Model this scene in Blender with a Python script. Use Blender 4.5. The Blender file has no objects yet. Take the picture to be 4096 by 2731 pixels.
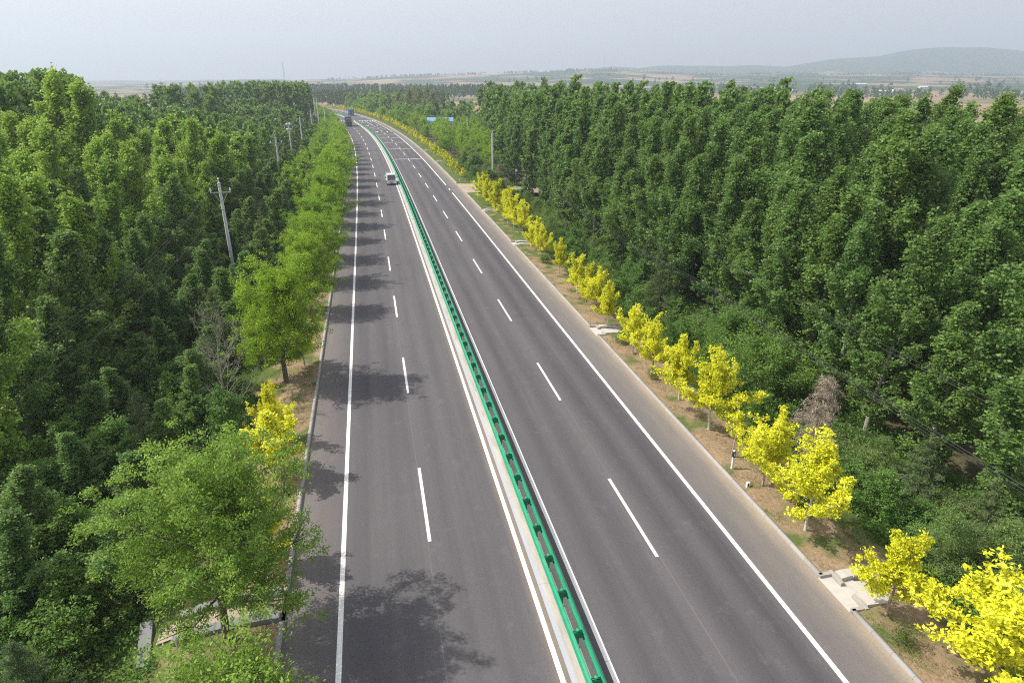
import bpy, math, random
import numpy as np
from mathutils import Vector, Matrix

random.seed(7)
RNG = np.random.default_rng(7)
scene = bpy.context.scene
COL = scene.collection

# ---------------------------------------------------------------- camera
CAM_H = 19.15
PITCH = math.atan(1043.5 / 2549.0)
cam = bpy.data.cameras.new('camera')
cam.sensor_width = 36.0
cam.lens = 36.0 * 2549.0 / 4096.0
cam.clip_start = 0.5
cam.clip_end = 30000
cam_o = bpy.data.objects.new('camera', cam)
COL.objects.link(cam_o)
cam_o.location = (0, 0, CAM_H)
cam_o.rotation_euler = (math.pi / 2 - PITCH, 0, 0)
scene.camera = cam_o

# ---------------------------------------------------------------- sky, sun, exposure
SUN_EL = math.radians(49)
SH = Vector((1.0, -0.08)).normalized()
world = bpy.data.worlds.new('World')
scene.world = world
world.use_nodes = True
wn = world.node_tree
bg = wn.nodes['Background']
sky = wn.nodes.new('ShaderNodeTexSky')
sky.sky_type = 'NISHITA'
sky.sun_disc = False
sky.sun_elevation = SUN_EL
sky.sun_rotation = math.atan2(-SH.x, -SH.y)
sky.altitude = 0
sky.air_density = 1.3
sky.dust_density = 5.0
sky.ozone_density = 1.0
veil = wn.nodes.new('ShaderNodeMix')          # thin high cloud veil evening out the blue
veil.data_type = 'RGBA'
veil.inputs[0].default_value = .62
veil.inputs[7].default_value = (4.30, 4.18, 4.32, 1)
wn.links.new(sky.outputs[0], veil.inputs[6])
wn.links.new(veil.outputs[2], bg.inputs[0])
bg.inputs[1].default_value = 0.15
sun = bpy.data.lights.new('sun', 'SUN')
sun.energy = 4.3
sun.angle = math.radians(0.6)
sun.color = (1.0, 0.95, 0.87)
sun_o = bpy.data.objects.new('sun', sun)
COL.objects.link(sun_o)
sd = Vector((SH.x * math.cos(SUN_EL), SH.y * math.cos(SUN_EL), -math.sin(SUN_EL)))
sun_o.rotation_euler = sd.to_track_quat('-Z', 'Y').to_euler()
sun_o.location = (-200, 0, 300)
scene.view_settings.view_transform = 'Standard'
scene.view_settings.look = 'None'
scene.view_settings.exposure = 0.62
scene.view_settings.gamma = 1.0
scene.view_settings.use_curve_mapping = False
scene.render.engine = 'CYCLES'
cy = scene.cycles
cy.max_bounces = 5
cy.diffuse_bounces = 3
cy.glossy_bounces = 2
cy.transmission_bounces = 4
cy.volume_bounces = 0
cy.transparent_max_bounces = 4
cy.sample_clamp_indirect = 4.0
cy.filter_width = 1.1
cy.use_denoising = False


# ---------------------------------------------------------------- tagging helpers
def tag(o, label=None, cat=None, group=None, kind=None):
    if label:
        o['label'] = label
    if cat:
        o['category'] = cat
    if group:
        o['group'] = group
    if kind:
        o['kind'] = kind
    return o


def empty(name, loc, rz=0.0, label=None, cat=None, group=None):
    o = bpy.data.objects.new(name, None)
    COL.objects.link(o)
    o.location = loc
    o.rotation_euler = (0, 0, rz)
    o.empty_display_size = 0.5
    return tag(o, label, cat, group)


def link_mesh(name, me, parent=None, mat=None):
    o = bpy.data.objects.new(name, me)
    COL.objects.link(o)
    if mat is not None and not me.materials:
        me.materials.append(mat)
    if parent is not None:
        o.parent = parent
    return o


def copy_tree(o, parent=None):
    c = o.copy()
    COL.objects.link(c)
    c.parent = parent
    for ch in o.children:
        copy_tree(ch, c)
    return c


def mesh_np(name, V, Fl, k, smooth=False, tone=None, uv=None):
    """V (n,3), Fl (m,k) int faces"""
    V = np.asarray(V, dtype=np.float32)
    Fl = np.asarray(Fl, dtype=np.int32)
    me = bpy.data.meshes.new(name)
    n, m = len(V), len(Fl)
    me.vertices.add(n)
    me.vertices.foreach_set('co', V.ravel())
    me.loops.add(m * k)
    me.loops.foreach_set('vertex_index', Fl.ravel())
    me.polygons.add(m)
    me.polygons.foreach_set('loop_start', np.arange(0, m * k, k, dtype=np.int32))
    me.polygons.foreach_set('loop_total', np.full(m, k, dtype=np.int32))
    if smooth:
        me.polygons.foreach_set('use_smooth', np.ones(m, dtype=bool))
    me.update(calc_edges=True)
    if tone is not None:
        a = me.attributes.new('tone', 'FLOAT', 'FACE')
        a.data.foreach_set('value', np.asarray(tone, dtype=np.float32))
    if uv is not None:
        l = me.uv_layers.new(name='UVMap')
        l.data.foreach_set('uv', np.asarray(uv, dtype=np.float32)[Fl.ravel()].ravel())
    return me


class MB:
    """collects polygons, builds one mesh object"""

    def __init__(self):
        self.v = []
        self.f = []
        self.uv = []

    def add(self, vs, fs, uvs=None):
        b = len(self.v)
        self.v += [tuple(p) for p in vs]
        self.f += [tuple(i + b for i in f) for f in fs]
        self.uv += uvs if uvs else [(p[0], p[1]) for p in vs]
        return self

    def box(self, c, s, rz=0.0, m=None, taper=1.0):
        hx, hy, hz = s[0] / 2, s[1] / 2, s[2] / 2
        vs = []
        for z in (-hz, hz):
            t = taper if z > 0 else 1.0
            for x, y in ((-hx, -hy), (hx, -hy), (hx, hy), (-hx, hy)):
                p = Vector((x * t, y * t, z))
                if rz:
                    p = Matrix.Rotation(rz, 3, 'Z') @ p
                if m is not None:
                    p = m @ p
                vs.append((p.x + c[0], p.y + c[1], p.z + c[2]))
        return self.add(vs, [(0, 3, 2, 1), (4, 5, 6, 7), (0, 1, 5, 4), (1, 2, 6, 5), (2, 3, 7, 6), (3, 0, 4, 7)])

    def tube(self, pts, rad, n=8, cap=True):
        pts = [Vector(p) for p in pts]
        if not isinstance(rad, (list, tuple)):
            rad = [rad] * len(pts)
        vs, fs = [], []
        for i, p in enumerate(pts):
            d = (pts[min(i + 1, len(pts) - 1)] - pts[max(i - 1, 0)]).normalized()
            a = Vector((0, 0, 1)) if abs(d.z) < 0.9 else Vector((1, 0, 0))
            u = d.cross(a).normalized()
            w = d.cross(u)
            for k in range(n):
                t = 2 * math.pi * k / n
                vs.append(p + (u * math.cos(t) + w * math.sin(t)) * rad[i])
        for i in range(len(pts) - 1):
            for k in range(n):
                k2 = (k + 1) % n
                fs.append((i * n + k, i * n + k2, (i + 1) * n + k2, (i + 1) * n + k))
        if cap:
            fs.append(tuple(range(n - 1, -1, -1)))
            fs.append(tuple(range((len(pts) - 1) * n, len(pts) * n)))
        return self.add(vs, fs)

    def prism(self, poly, y0, y1):
        """poly in xz, extruded along y"""
        n = len(poly)
        vs = [(x, y0, z) for x, z in poly] + [(x, y1, z) for x, z in poly]
        fs = [tuple(range(n)), tuple(range(2 * n - 1, n - 1, -1))]
        fs += [(i, n + i, n + (i + 1) % n, (i + 1) % n) for i in range(n)]
        return self.add(vs, fs)

    def build(self, name, mat, parent=None, smooth=False, bevel=0.0):
        me = bpy.data.meshes.new(name)
        me.from_pydata(self.v, [], self.f)
        uvl = me.uv_layers.new(name='UVMap')
        li = np.empty(len(me.loops), dtype=np.int32)
        me.loops.foreach_get('vertex_index', li)
        uvl.data.foreach_set('uv', np.array(self.uv, dtype=np.float32)[li].ravel())
        if smooth:
            me.polygons.foreach_set('use_smooth', [True] * len(me.polygons))
        me.update()
        o = link_mesh(name, me, parent, mat)
        if bevel:
            b = o.modifiers.new('bevel', 'BEVEL')
            b.width = bevel
            b.segments = 2
            b.limit_method = 'ANGLE'
        return o


# ---------------------------------------------------------------- road centreline
def xc(y):
    t = np.maximum(y - 60, 0)
    t2 = np.minimum(t, 500)
    v = 6.3143 - 0.217137 * y - 8.5476e-7 * t2 ** 2 - 5.2895e-7 * t2 ** 3
    return v - np.maximum(t - 500, 0) * (3 * 5.2895e-7 * 500 ** 2)


_y = np.arange(-80.0, 800.0, 0.5)
_x = xc(_y)
_s = np.concatenate([[0], np.cumsum(np.hypot(np.diff(_x), np.diff(_y)))])
_s -= np.interp(0.0, _y, _s)
_m = np.gradient(_x, _y)


def P(s, off):
    """point at distance s along the road and offset off to its right"""
    y = np.interp(s, _s, _y)
    x = np.interp(s, _s, _x)
    m = np.interp(s, _s, _m)
    n = np.sqrt(1 + m * m)
    return x + off / n, y - off * m / n


def P3(s, off, z=0.0):
    x, y = P(s, off)
    return Vector((float(x), float(y), z))


def head(s):
    m = float(np.interp(s, _s, _m))
    return math.atan2(1.0, m)          # angle of +s direction


def road_off(x, y):
    """approximate (s, off) of world points (arrays)"""
    yy = np.array(y, dtype=float)
    for _ in range(12):
        xr = np.interp(yy, _y, _x)
        m = np.interp(yy, _y, _m)
        yy = yy + 0.8 * ((y - yy) + (x - xr) * m) / (1 + m * m)
        yy = np.clip(yy, -79, 799)
    m = np.interp(yy, _y, _m)
    n = np.sqrt(1 + m * m)
    xr = np.interp(yy, _y, _x)
    off = ((x - xr) - (y - yy) * m) / n
    return np.interp(yy, _y, _s), off


FPX, COST, SINT = 2549.0, math.cos(PITCH), math.sin(PITCH)


def at(px, py, z=0.0):
    """point at height z seen at photo pixel (4096 wide); used to measure the place"""
    u = (px - 2048) / FPX
    v = (py - 1365.5) / FPX
    d = (u, COST - v * SINT, -SINT - v * COST)
    t = (z - CAM_H) / d[2]
    return Vector((d[0] * t, d[1] * t, z))


def proj(x, y, z):
    zc = y * COST - (z - CAM_H) * SINT
    v = -((z - CAM_H) * COST + y * SINT)
    return 2048 + FPX * x / zc, 1365.5 + FPX * v / zc


# ---------------------------------------------------------------- materials
def new_mat(name):
    m = bpy.data.materials.new(name)
    m.use_nodes = True
    nt = m.node_tree
    return m, nt, nt.nodes['Principled BSDF']


class N:
    """tiny node helper"""

    def __init__(self, nt):
        self.nt = nt

    def node(self, t, **kw):
        n = self.nt.nodes.new(t)
        for k, v in kw.items():
            setattr(n, k, v)
        return n

    def link(self, a, b):
        self.nt.links.new(a, b)

    def math(self, op, a, b=None, c=None, clamp=False):
        n = self.node('ShaderNodeMath', operation=op, use_clamp=clamp)
        for i, x in enumerate((a, b, c)):
            if x is None:
                continue
            if isinstance(x, (int, float)):
                n.inputs[i].default_value = x
            else:
                self.link(x, n.inputs[i])
        return n.outputs[0]

    def noise(self, vec, scale, detail=4, rough=0.55, dist=0.0):
        n = self.node('ShaderNodeTexNoise')
        n.inputs['Scale'].default_value = scale
        n.inputs['Detail'].default_value = detail
        n.inputs['Roughness'].default_value = rough
        n.inputs['Distortion'].default_value = dist
        if vec is not None:
            self.link(vec, n.inputs['Vector'])
        return n.outputs[0]

    def ramp(self, fac, stops, interp='LINEAR'):
        n = self.node('ShaderNodeValToRGB')
        cr = n.color_ramp
        cr.interpolation = interp
        while len(cr.elements) > 1:
            cr.elements.remove(cr.elements[-1])
        cr.elements[0].position = stops[0][0]
        cr.elements[0].color = (*stops[0][1], 1)
        for p, c in stops[1:]:
            e = cr.elements.new(p)
            e.color = (*c, 1)
        self.link(fac, n.inputs[0])
        return n.outputs[0]

    def mix(self, fac, a, b, mode='MIX'):
        n = self.node('ShaderNodeMix', data_type='RGBA', blend_type=mode)
        for sock, x in ((n.inputs[0], fac), (n.inputs[6], a), (n.inputs[7], b)):
            if isinstance(x, (int, float)):
                sock.default_value = x
            elif isinstance(x, tuple):
                sock.default_value = (*x, 1)
            else:
                self.link(x, sock)
        return n.outputs[2]

    def mapr(self, v, a, b, c=0.0, d=1.0):
        n = self.node('ShaderNodeMapRange')
        n.clamp = True
        self.link(v, n.inputs[0])
        n.inputs[1].default_value = a
        n.inputs[2].default_value = b
        n.inputs[3].default_value = c
        n.inputs[4].default_value = d
        return n.outputs[0]

    def scale_vec(self, vec, s):
        n = self.node('ShaderNodeVectorMath', operation='MULTIPLY')
        self.link(vec, n.inputs[0])
        n.inputs[1].default_value = s
        return n.outputs[0]

    def bump(self, h, strength, dist, bsdf):
        n = self.node('ShaderNodeBump')
        n.inputs['Strength'].default_value = strength
        n.inputs['Distance'].default_value = dist
        self.link(h, n.inputs['Height'])
        self.link(n.outputs[0], bsdf.inputs['Normal'])


def simple_mat(name, col, rough=0.6, spec=0.4, metal=0.0, var=0.12, scale=3.0, dirt=None):
    m, nt, b = new_mat(name)
    g = N(nt)
    tc = g.node('ShaderNodeTexCoord')
    n1 = g.noise(tc.outputs['Object'], scale, 5)
    f = g.mapr(n1, 0.3, 0.7, 1 - var, 1 + var * 0.6)
    c = g.mix(1.0, tuple(col), g.ramp(f, [(0, (0, 0, 0)), (1, (1, 1, 1))]), 'MULTIPLY')
    if dirt:
        n2 = g.noise(tc.outputs['Object'], scale * 0.6, 6, 0.7)
        c = g.mix(g.mapr(n2, 0.5, 0.72, 0, dirt[1]), c, tuple(dirt[0]))
    g.link(c, b.inputs['Base Color'])
    b.inputs['Roughness'].default_value = rough
    b.inputs['Specular IOR Level'].default_value = spec
    b.inputs['Metallic'].default_value = metal
    return m


def leaf_mat(name, dark, mid, light, trans=0.32, tcol=None, rough=0.5, spec=0.35, hv=0.05, warm=.25):
    m, nt, b = new_mat(name)
    g = N(nt)
    at_ = g.node('ShaderNodeAttribute', attribute_name='tone')
    oi = g.node('ShaderNodeObjectInfo')
    fac = g.math('ADD', at_.outputs['Fac'], g.math('MULTIPLY_ADD', oi.outputs['Random'], hv * 2, -hv), clamp=True)
    c = g.ramp(fac, [(0.0, dark), (0.5, mid), (1.0, light)])
    r2 = g.math('FRACT', g.math('MULTIPLY', oi.outputs['Random'], 17.31))
    c = g.mix(g.math('MULTIPLY', r2, warm), c, (mid[0] * 1.9, mid[1] * 1.35, mid[2] * .9))
    g.link(c, b.inputs['Base Color'])
    b.inputs['Roughness'].default_value = rough
    b.inputs['Specular IOR Level'].default_value = spec
    t = g.node('ShaderNodeBsdfTranslucent')
    tc = g.mix(0.5, c, tcol if tcol else (light[0] * 1.3, light[1] * 1.25, light[2] * 0.8))
    g.link(tc, t.inputs['Color'])
    mx = g.node('ShaderNodeMixShader')
    mx.inputs[0].default_value = trans
    g.link(b.outputs[0], mx.inputs[1])
    g.link(t.outputs[0], mx.inputs[2])
    out = nt.nodes['Material Output']
    g.link(mx.outputs[0], out.inputs['Surface'])
    return m


def bark_mat(name, a, b_, scale=6):
    m, nt, b = new_mat(name)
    g = N(nt)
    tc = g.node('ShaderNodeTexCoord')
    v = g.scale_vec(tc.outputs['Object'], (3, 3, 0.6))
    n1 = g.noise(v, scale, 5, 0.65)
    g.link(g.ramp(n1, [(0.35, a), (0.65, b_)]), b.inputs['Base Color'])
    b.inputs['Roughness'].default_value = 0.85
    g.bump(n1, 0.5, 0.03, b)
    return m


M = {}
M['poplar'] = leaf_mat('poplar_leaf', (.055, .115, .034), (.118, .228, .058), (.215, .350, .095), trans=.40, rough=.5, spec=.3, hv=.12, warm=.35)
M['poplar_light'] = leaf_mat('pale_poplar_leaf', (.110, .215, .034), (.220, .370, .058), (.330, .490, .085), trans=.44, rough=.5, spec=.3, hv=.1, warm=.3)
M['locust'] = leaf_mat('locust_leaf', (.085, .175, .014), (.195, .350, .026), (.330, .500, .045), trans=.38, rough=.6, spec=.2, hv=.08, warm=.25)
M['locust_dark'] = leaf_mat('locust_leaf_dark', (.085, .170, .030), (.180, .310, .050), (.290, .430, .085), trans=.40, rough=.6, spec=.2, warm=.1)
M['maple'] = leaf_mat('golden_maple_leaf', (.36, .39, .020), (.76, .765, .030), (.87, .87, .10), trans=.36, tcol=(.76, .74, .03), rough=.6, spec=.2, hv=.12, warm=0)
M['shrub'] = leaf_mat('shrub_leaf', (.050, .115, .028), (.105, .215, .045), (.185, .330, .072), trans=.38, rough=.55, spec=.25, hv=.14, warm=.4)
M['shrub_pale'] = leaf_mat('pale_shrub_leaf', (.090, .160, .045), (.155, .250, .065), (.230, .330, .105), trans=.35, rough=.55, spec=.25, hv=.1)
M['conifer'] = leaf_mat('conifer_needles', (.050, .085, .036), (.095, .150, .055), (.150, .200, .075), trans=.15, rough=.65, spec=.2, hv=.1)
M['willow'] = leaf_mat('willow_leaf', (.13, .175, .060), (.20, .255, .090), (.27, .32, .12), trans=.3, rough=.55, spec=.25)
M['deadtwig'] = leaf_mat('dead_twigs', (.20, .17, .135), (.31, .265, .215), (.40, .35, .29), trans=.05, rough=.8, spec=.1)
M['farleaf'] = leaf_mat('far_wood_leaf', (.045, .095, .038), (.080, .150, .052), (.120, .205, .070), trans=.3, rough=.6, spec=.2)
M['grass'] = leaf_mat('grass_blades', (.060, .110, .022), (.105, .170, .035), (.170, .220, .060), trans=.3, rough=.6, spec=.2)
M['bark_pop'] = bark_mat('poplar_bark', (.20, .19, .16), (.36, .35, .30))
M['bark_dark'] = bark_mat('locust_bark', (.075, .055, .042), (.17, .135, .105))
M['bark_maple'] = bark_mat('maple_bark', (.26, .20, .15), (.42, .35, .28))
M['bark_white'] = bark_mat('limed_bark', (.42, .39, .34), (.60, .57, .50))
M['bark_bare'] = bark_mat('bare_bark', (.22, .20, .165), (.36, .33, .275))
M['concrete'] = simple_mat('concrete', (.34, .325, .295), .85, .2, var=.18, scale=2.2, dirt=((.36, .30, .22), .45))
M['concrete_pale'] = simple_mat('pale_concrete', (.46, .435, .395), .85, .2, var=.14, scale=2.5, dirt=((.42, .36, .28), .35))
M['concrete_old'] = simple_mat('old_concrete', (.21, .215, .215), .9, .15, var=.2, scale=1.2, dirt=((.12, .11, .09), .6))
M['concrete_dusty'] = simple_mat('dusty_concrete', (.36, .30, .235), .9, .15, var=.2, scale=.5, dirt=((.24, .19, .13), .6))
M['pole'] = simple_mat('pole_concrete', (.62, .63, .62), .8, .2, var=.12, scale=1.6, dirt=((.36, .36, .34), .4))
M['steel'] = simple_mat('galvanised_steel', (.46, .48, .49), .45, .5, .6)
M['wire'] = simple_mat('black_cable', (.035, .037, .04), .6, .3)
M['green'] = simple_mat('green_rail_paint', (.008, .270, .135), .45, .4, var=.15, scale=2.5, dirt=((.12, .25, .17), .45))
M['green_shaded'] = simple_mat('green_post_shaded', (.006, .150, .075), .42, .5, var=.1)  # rail green darkened: shading of posts and spacers put into the colour
M['white_paint'] = simple_mat('vehicle_white', (.78, .79, .78), .28, .5, var=.04)
M['glass'] = simple_mat('vehicle_glass', (.035, .06, .07), .06, .8, var=.1)
M['black'] = simple_mat('black_plastic', (.02, .02, .022), .5, .4)
M['tyre'] = simple_mat('tyre_rubber', (.018, .018, .018), .85, .2)
M['chrome'] = simple_mat('headlight_glass', (.6, .62, .64), .12, .8, .4)
M['plate_blue'] = simple_mat('plate_blue', (.02, .09, .32), .4, .4)
M['truck_dark'] = simple_mat('dark_truck_paint', (.022, .028, .034), .35, .5)
M['truck_blue'] = simple_mat('blue_truck_paint', (.03, .14, .38), .45, .4)
M['red'] = simple_mat('red_paint', (.55, .05, .035), .5, .4)
M['orange'] = simple_mat('orange_plastic', (.75, .16, .03), .5, .4)
M['white'] = simple_mat('white_plastic', (.75, .75, .74), .5, .4, var=.06)
M['yellow'] = simple_mat('yellow_band', (.75, .42, .02), .5, .4)
M['purple'] = simple_mat('purple_board', (.13, .09, .33), .5, .4)
M['magenta'] = simple_mat('magenta_lettering', (.60, .07, .13), .5, .4)
M['blue_roof'] = simple_mat('blue_sheet_roof', (.12, .30, .50), .5, .4, var=.15, scale=.4)
M['plaster'] = simple_mat('white_plaster', (.66, .65, .62), .85, .2, var=.12, scale=.5)
M['tile'] = simple_mat('roof_tile', (.30, .20, .16), .8, .2, var=.2, scale=.7)
M['dark_open'] = simple_mat('dark_window', (.05, .06, .07), .3, .5)


def asphalt_mat():
    m, nt, b = new_mat('asphalt')
    g = N(nt)
    uv = g.node('ShaderNodeUVMap').outputs[0]
    sp = g.node('ShaderNodeSeparateXYZ')
    g.link(uv, sp.inputs[0])
    off, s = sp.outputs[0], sp.outputs[1]
    vl = g.scale_vec(uv, (0.9, 0.02, 1))
    nl = g.noise(vl, 1.6, 4, .6)                      # streaks along the road
    vl2 = g.scale_vec(uv, (0.5, 0.09, 1))
    nm = g.noise(vl2, 0.7, 5, .6)
    offn = g.math('ADD', off, g.math('MULTIPLY_ADD', nl, 0.6, -0.3))

    def band(c, w):
        d = g.math('DIVIDE', g.math('SUBTRACT', offn, c), w)
        return g.math('EXPONENT', g.math('MULTIPLY', g.math('MULTIPLY', d, d), -1.0))
    tr = None
    for c, w, a in ((2.1, .55, .75), (3.6, .55, .7), (5.9, .6, 1.0), (7.5, .6, 1.0),
                    (-2.6, .6, .35), (-4.0, .5, .35), (-6.0, .6, .5), (-7.6, .6, .5)):
        x = g.math('MULTIPLY', band(c, w), a)
        tr = x if tr is None else g.math('ADD', tr, x)
    tone = g.math('MULTIPLY_ADD', tr, -0.42, g.math('MULTIPLY_ADD', nl, 0.55, 0.32))
    tone = g.math('ADD', tone, g.math('MULTIPLY_ADD', nm, 0.45, -0.22))
    col = g.ramp(tone, [(0.0, (.050, .0475, .052)), (0.42, (.082, .0775, .083)), (1.0, (.136, .126, .124))])
    # dusty hard shoulder, more dust towards the kerb
    r = g.mapr(offn, 8.3, 10.9, 0.15, 1.0)
    r = g.math('MULTIPLY', r, g.math('GREATER_THAN', off, 8.3))
    r2 = g.mapr(offn, 10.1, 10.75, 0.0, 1.0)
    l = g.math('MULTIPLY', g.mapr(offn, -8.8, -10.8, 0.0, 0.55), g.math('LESS_THAN', off, -8.6))
    dn = g.mapr(g.noise(g.scale_vec(uv, (1.0, 0.25, 1)), 1.1, 6, .65), 0.25, 0.75, 0.55, 1.15)
    col = g.mix(g.math('MULTIPLY', g.math('MULTIPLY', g.math('MAXIMUM', r, l), dn), 0.80, clamp=True), col, (.235, .205, .175))
    col = g.mix(g.math('MULTIPLY', r2, g.math('MULTIPLY', dn, .6), clamp=True), col, (.38, .30, .21))
    ab = g.math('ABSOLUTE', g.math('SUBTRACT', off, -0.93))
    med = g.mapr(ab, 0.02, 0.55, .6, 0.0)
    col = g.mix(g.math('MULTIPLY', med, dn, clamp=True), col, (.30, .235, .165))
    # fine seam along each carriageway
    for c in (4.80, -4.98):
        d = g.math('ABSOLUTE', g.math('SUBTRACT', off, c))
        f = g.mapr(d, 0.010, 0.022, .25, 0.0)
        col = g.mix(f, col, (.22, .21, .20))
    # spots, small patches
    vor = g.node('ShaderNodeTexVoronoi')
    vor.inputs['Scale'].default_value = 0.35
    g.link(g.scale_vec(uv, (1, .5, 1)), vor.inputs['Vector'])
    f = g.mapr(vor.outputs['Distance'], 0.02, 0.05, 0.45, 0.0)
    col = g.mix(f, col, (.05, .05, .05))
    sc_ = g.noise(g.scale_vec(uv, (1.2, .05, 1)), 3.0, 6, .75)
    col = g.mix(g.mapr(sc_, .60, .72, 0, .35), col, (.062, .060, .060))
    n9 = g.noise(uv, .8, 7, .75)
    col = g.mix(g.mapr(n9, .56, .72, 0, .28), col, (.175, .165, .155))
    # aggregate
    n2 = g.noise(uv, 34.0, 3, .7)
    n3 = g.noise(uv, 9.0, 2, .6)
    k = g.math('ADD', g.mapr(n2, .3, .7, .72, 1.30), g.mapr(n3, .3, .7, -.05, .05))
    cmb = g.node('ShaderNodeCombineXYZ')
    for i in range(3):
        g.link(k, cmb.inputs[i])
    col = g.mix(1.0, col, cmb.outputs[0], 'MULTIPLY')
    g.link(col, b.inputs['Base Color'])
    b.inputs['Roughness'].default_value = .88
    b.inputs['Specular IOR Level'].default_value = .25
    g.bump(n2, .5, .01, b)
    return m


def marking_mat():
    m, nt, b = new_mat('road_marking_paint')
    g = N(nt)
    uv = g.node('ShaderNodeUVMap').outputs[0]
    n = g.noise(uv, 14, 6, .7)
    n2 = g.noise(g.scale_vec(uv, (1, .1, 1)), 2.0, 4, .6)
    c = g.ramp(g.math('MULTIPLY_ADD', n2, .6, g.math('MULTIPLY', n, .4)), [(.34, (.42, .40, .37)), (.46, (.66, .65, .62)), (.6, (.76, .75, .72))])
    sp = g.node('ShaderNodeSeparateXYZ')
    g.link(uv, sp.inputs[0])
    fr = g.math('ABSOLUTE', g.math('SUBTRACT', g.math('FRACT', g.math('DIVIDE', sp.outputs[1], 11.3)), .5))
    c = g.mix(g.mapr(fr, .0008, .0018, .75, 0), c, (.2, .19, .18))
    g.link(c, b.inputs['Base Color'])
    b.inputs['Roughness'].default_value = .6
    return m


def slab_mat():
    m, nt, b = new_mat('median_concrete')
    g = N(nt)
    uv = g.node('ShaderNodeUVMap').outputs[0]
    sp = g.node('ShaderNodeSeparateXYZ')
    g.link(uv, sp.inputs[0])
    n = g.noise(g.scale_vec(uv, (1, .18, 1)), 2.2, 6, .65)
    c = g.ramp(n, [(.3, (.24, .215, .18)), (.5, (.33, .305, .265)), (.7, (.39, .365, .325))])
    e = g.math('ADD', sp.outputs[0], g.math('MULTIPLY_ADD', n, .22, -.11))
    c = g.mix(g.mapr(e, -.62, -.66, 0, .85), c, (.29, .325, .375))
    fr = g.math('ABSOLUTE', g.math('SUBTRACT', g.math('FRACT', g.math('DIVIDE', sp.outputs[1], 6.0)), .5))
    c = g.mix(g.mapr(fr, .0015, .003, .6, 0), c, (.2, .18, .16))
    g.link(c, b.inputs['Base Color'])
    b.inputs['Roughness'].default_value = .85
    return m


def verge_mat():
    m, nt, b = new_mat('verge_soil_and_grass')
    g = N(nt)
    tc = g.node('ShaderNodeTexCoord').outputs['Object']
    n = g.noise(tc, 6, 8, .7)
    n2 = g.noise(tc, .55, 5, .6)
    soil = g.ramp(n, [(.3, (.17, .115, .068)), (.52, (.28, .200, .125)), (.72, (.37, .28, .19))])
    grass = g.ramp(g.noise(tc, 14, 6, .7), [(.3, (.05, .085, .022)), (.7, (.135, .17, .05))])
    uv = g.node('ShaderNodeUVMap').outputs[0]
    sp = g.node('ShaderNodeSeparateXYZ')
    g.link(uv, sp.inputs[0])
    far = g.mapr(sp.outputs[1], 55, 110, 0, .22)          # grassier further down the road
    edge = g.mapr(g.math('ABSOLUTE', sp.outputs[0]), 13.6, 16.0, 0, .32)
    f = g.mapr(g.math('ADD', g.math('ADD', n2, far), g.math('ADD', edge, g.math('MULTIPLY_ADD', n, .35, -.17))), .50, .64, 0, 1)
    g.link(g.mix(f, soil, grass), b.inputs['Base Color'])
    b.inputs['Roughness'].default_value = .95
    b.inputs['Specular IOR Level'].default_value = .1
    g.bump(n, .8, .06, b)
    return m


def ground_mat():
    m, nt, b = new_mat('ground_fields')
    g = N(nt)
    geo = g.node('ShaderNodeNewGeometry')
    pos = geo.outputs['Position']
    sp = g.node('ShaderNodeSeparateXYZ')
    g.link(pos, sp.inputs[0])
    vor = g.node('ShaderNodeTexVoronoi')
    vor.inputs['Scale'].default_value = 1.0
    wob = g.node('ShaderNodeVectorMath', operation='ADD')
    nn = g.node('ShaderNodeTexNoise')
    nn.inputs['Scale'].default_value = .006
    g.link(pos, nn.inputs['Vector'])
    g.link(g.scale_vec(nn.outputs['Color'], (90, 90, 0)), wob.inputs[0])
    g.link(pos, wob.inputs[1])
    g.link(g.scale_vec(wob.outputs[0], (.0042, .0065, 0)), vor.inputs['Vector'])
    spc = g.node('ShaderNodeSeparateColor')
    g.link(vor.outputs['Color'], spc.inputs[0])
    cell = spc.outputs[0]
    field = g.ramp(cell, [(0, (.245, .165, .095)), (.25, (.27, .190, .120)), (.45, (.29, .215, .150)), (.60, (.22, .155, .10)),
                          (.68, (.10, .125, .05)), (.84, (.15, .15, .075)), (.88, (.26, .19, .125))], 'CONSTANT')
    band = g.noise(g.scale_vec(pos, (.0016, .022, .05)), 1.0, 5, .6)
    field = g.mix(g.mapr(band, .42, .62, 0, .55), field, (.30, .225, .155))
    field = g.mix(g.mapr(g.noise(g.scale_vec(pos, (.006, .03, .05)), 1.0, 3, .6), .60, .66, 0, .8), field, (.085, .12, .05))
    wood = g.ramp(g.noise(pos, .04, 6, .65), [(.35, (.022, .048, .030)), (.65, (.055, .090, .045))])
    # wooded upper hill slopes, ragged lower edge
    z = g.math('ADD', sp.outputs[2], g.math('MULTIPLY_ADD', g.noise(pos, .0035, 5, .6), 200, -90))
    f = g.mapr(z, 52, 68, 0, 1)
    w2 = g.mapr(g.noise(pos, .0034, 6, .65), .455, .50, 0, 1)
    w2 = g.math('MULTIPLY', w2, g.mapr(sp.outputs[1], 900, 1300, 0, 1))
    field = g.mix(g.math('MAXIMUM', f, w2), field, wood)
    # forest floor near the road
    litter = g.ramp(g.noise(pos, 2.5, 8, .7), [(.3, (.045, .050, .022)), (.52, (.085, .078, .042)), (.75, (.17, .12, .075))])
    s2 = g.node('ShaderNodeAttribute', attribute_name='floor')
    col = g.mix(s2.outputs['Fac'], field, litter)
    g.link(col, b.inputs['Base Color'])
    b.inputs['Roughness'].default_value = .95
    b.inputs['Specular IOR Level'].default_value = .05
    return m


M['asphalt'] = asphalt_mat()
M['marking'] = marking_mat()
M['slab'] = slab_mat()
M['verge'] = verge_mat()
M['ground'] = ground_mat()

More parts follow.
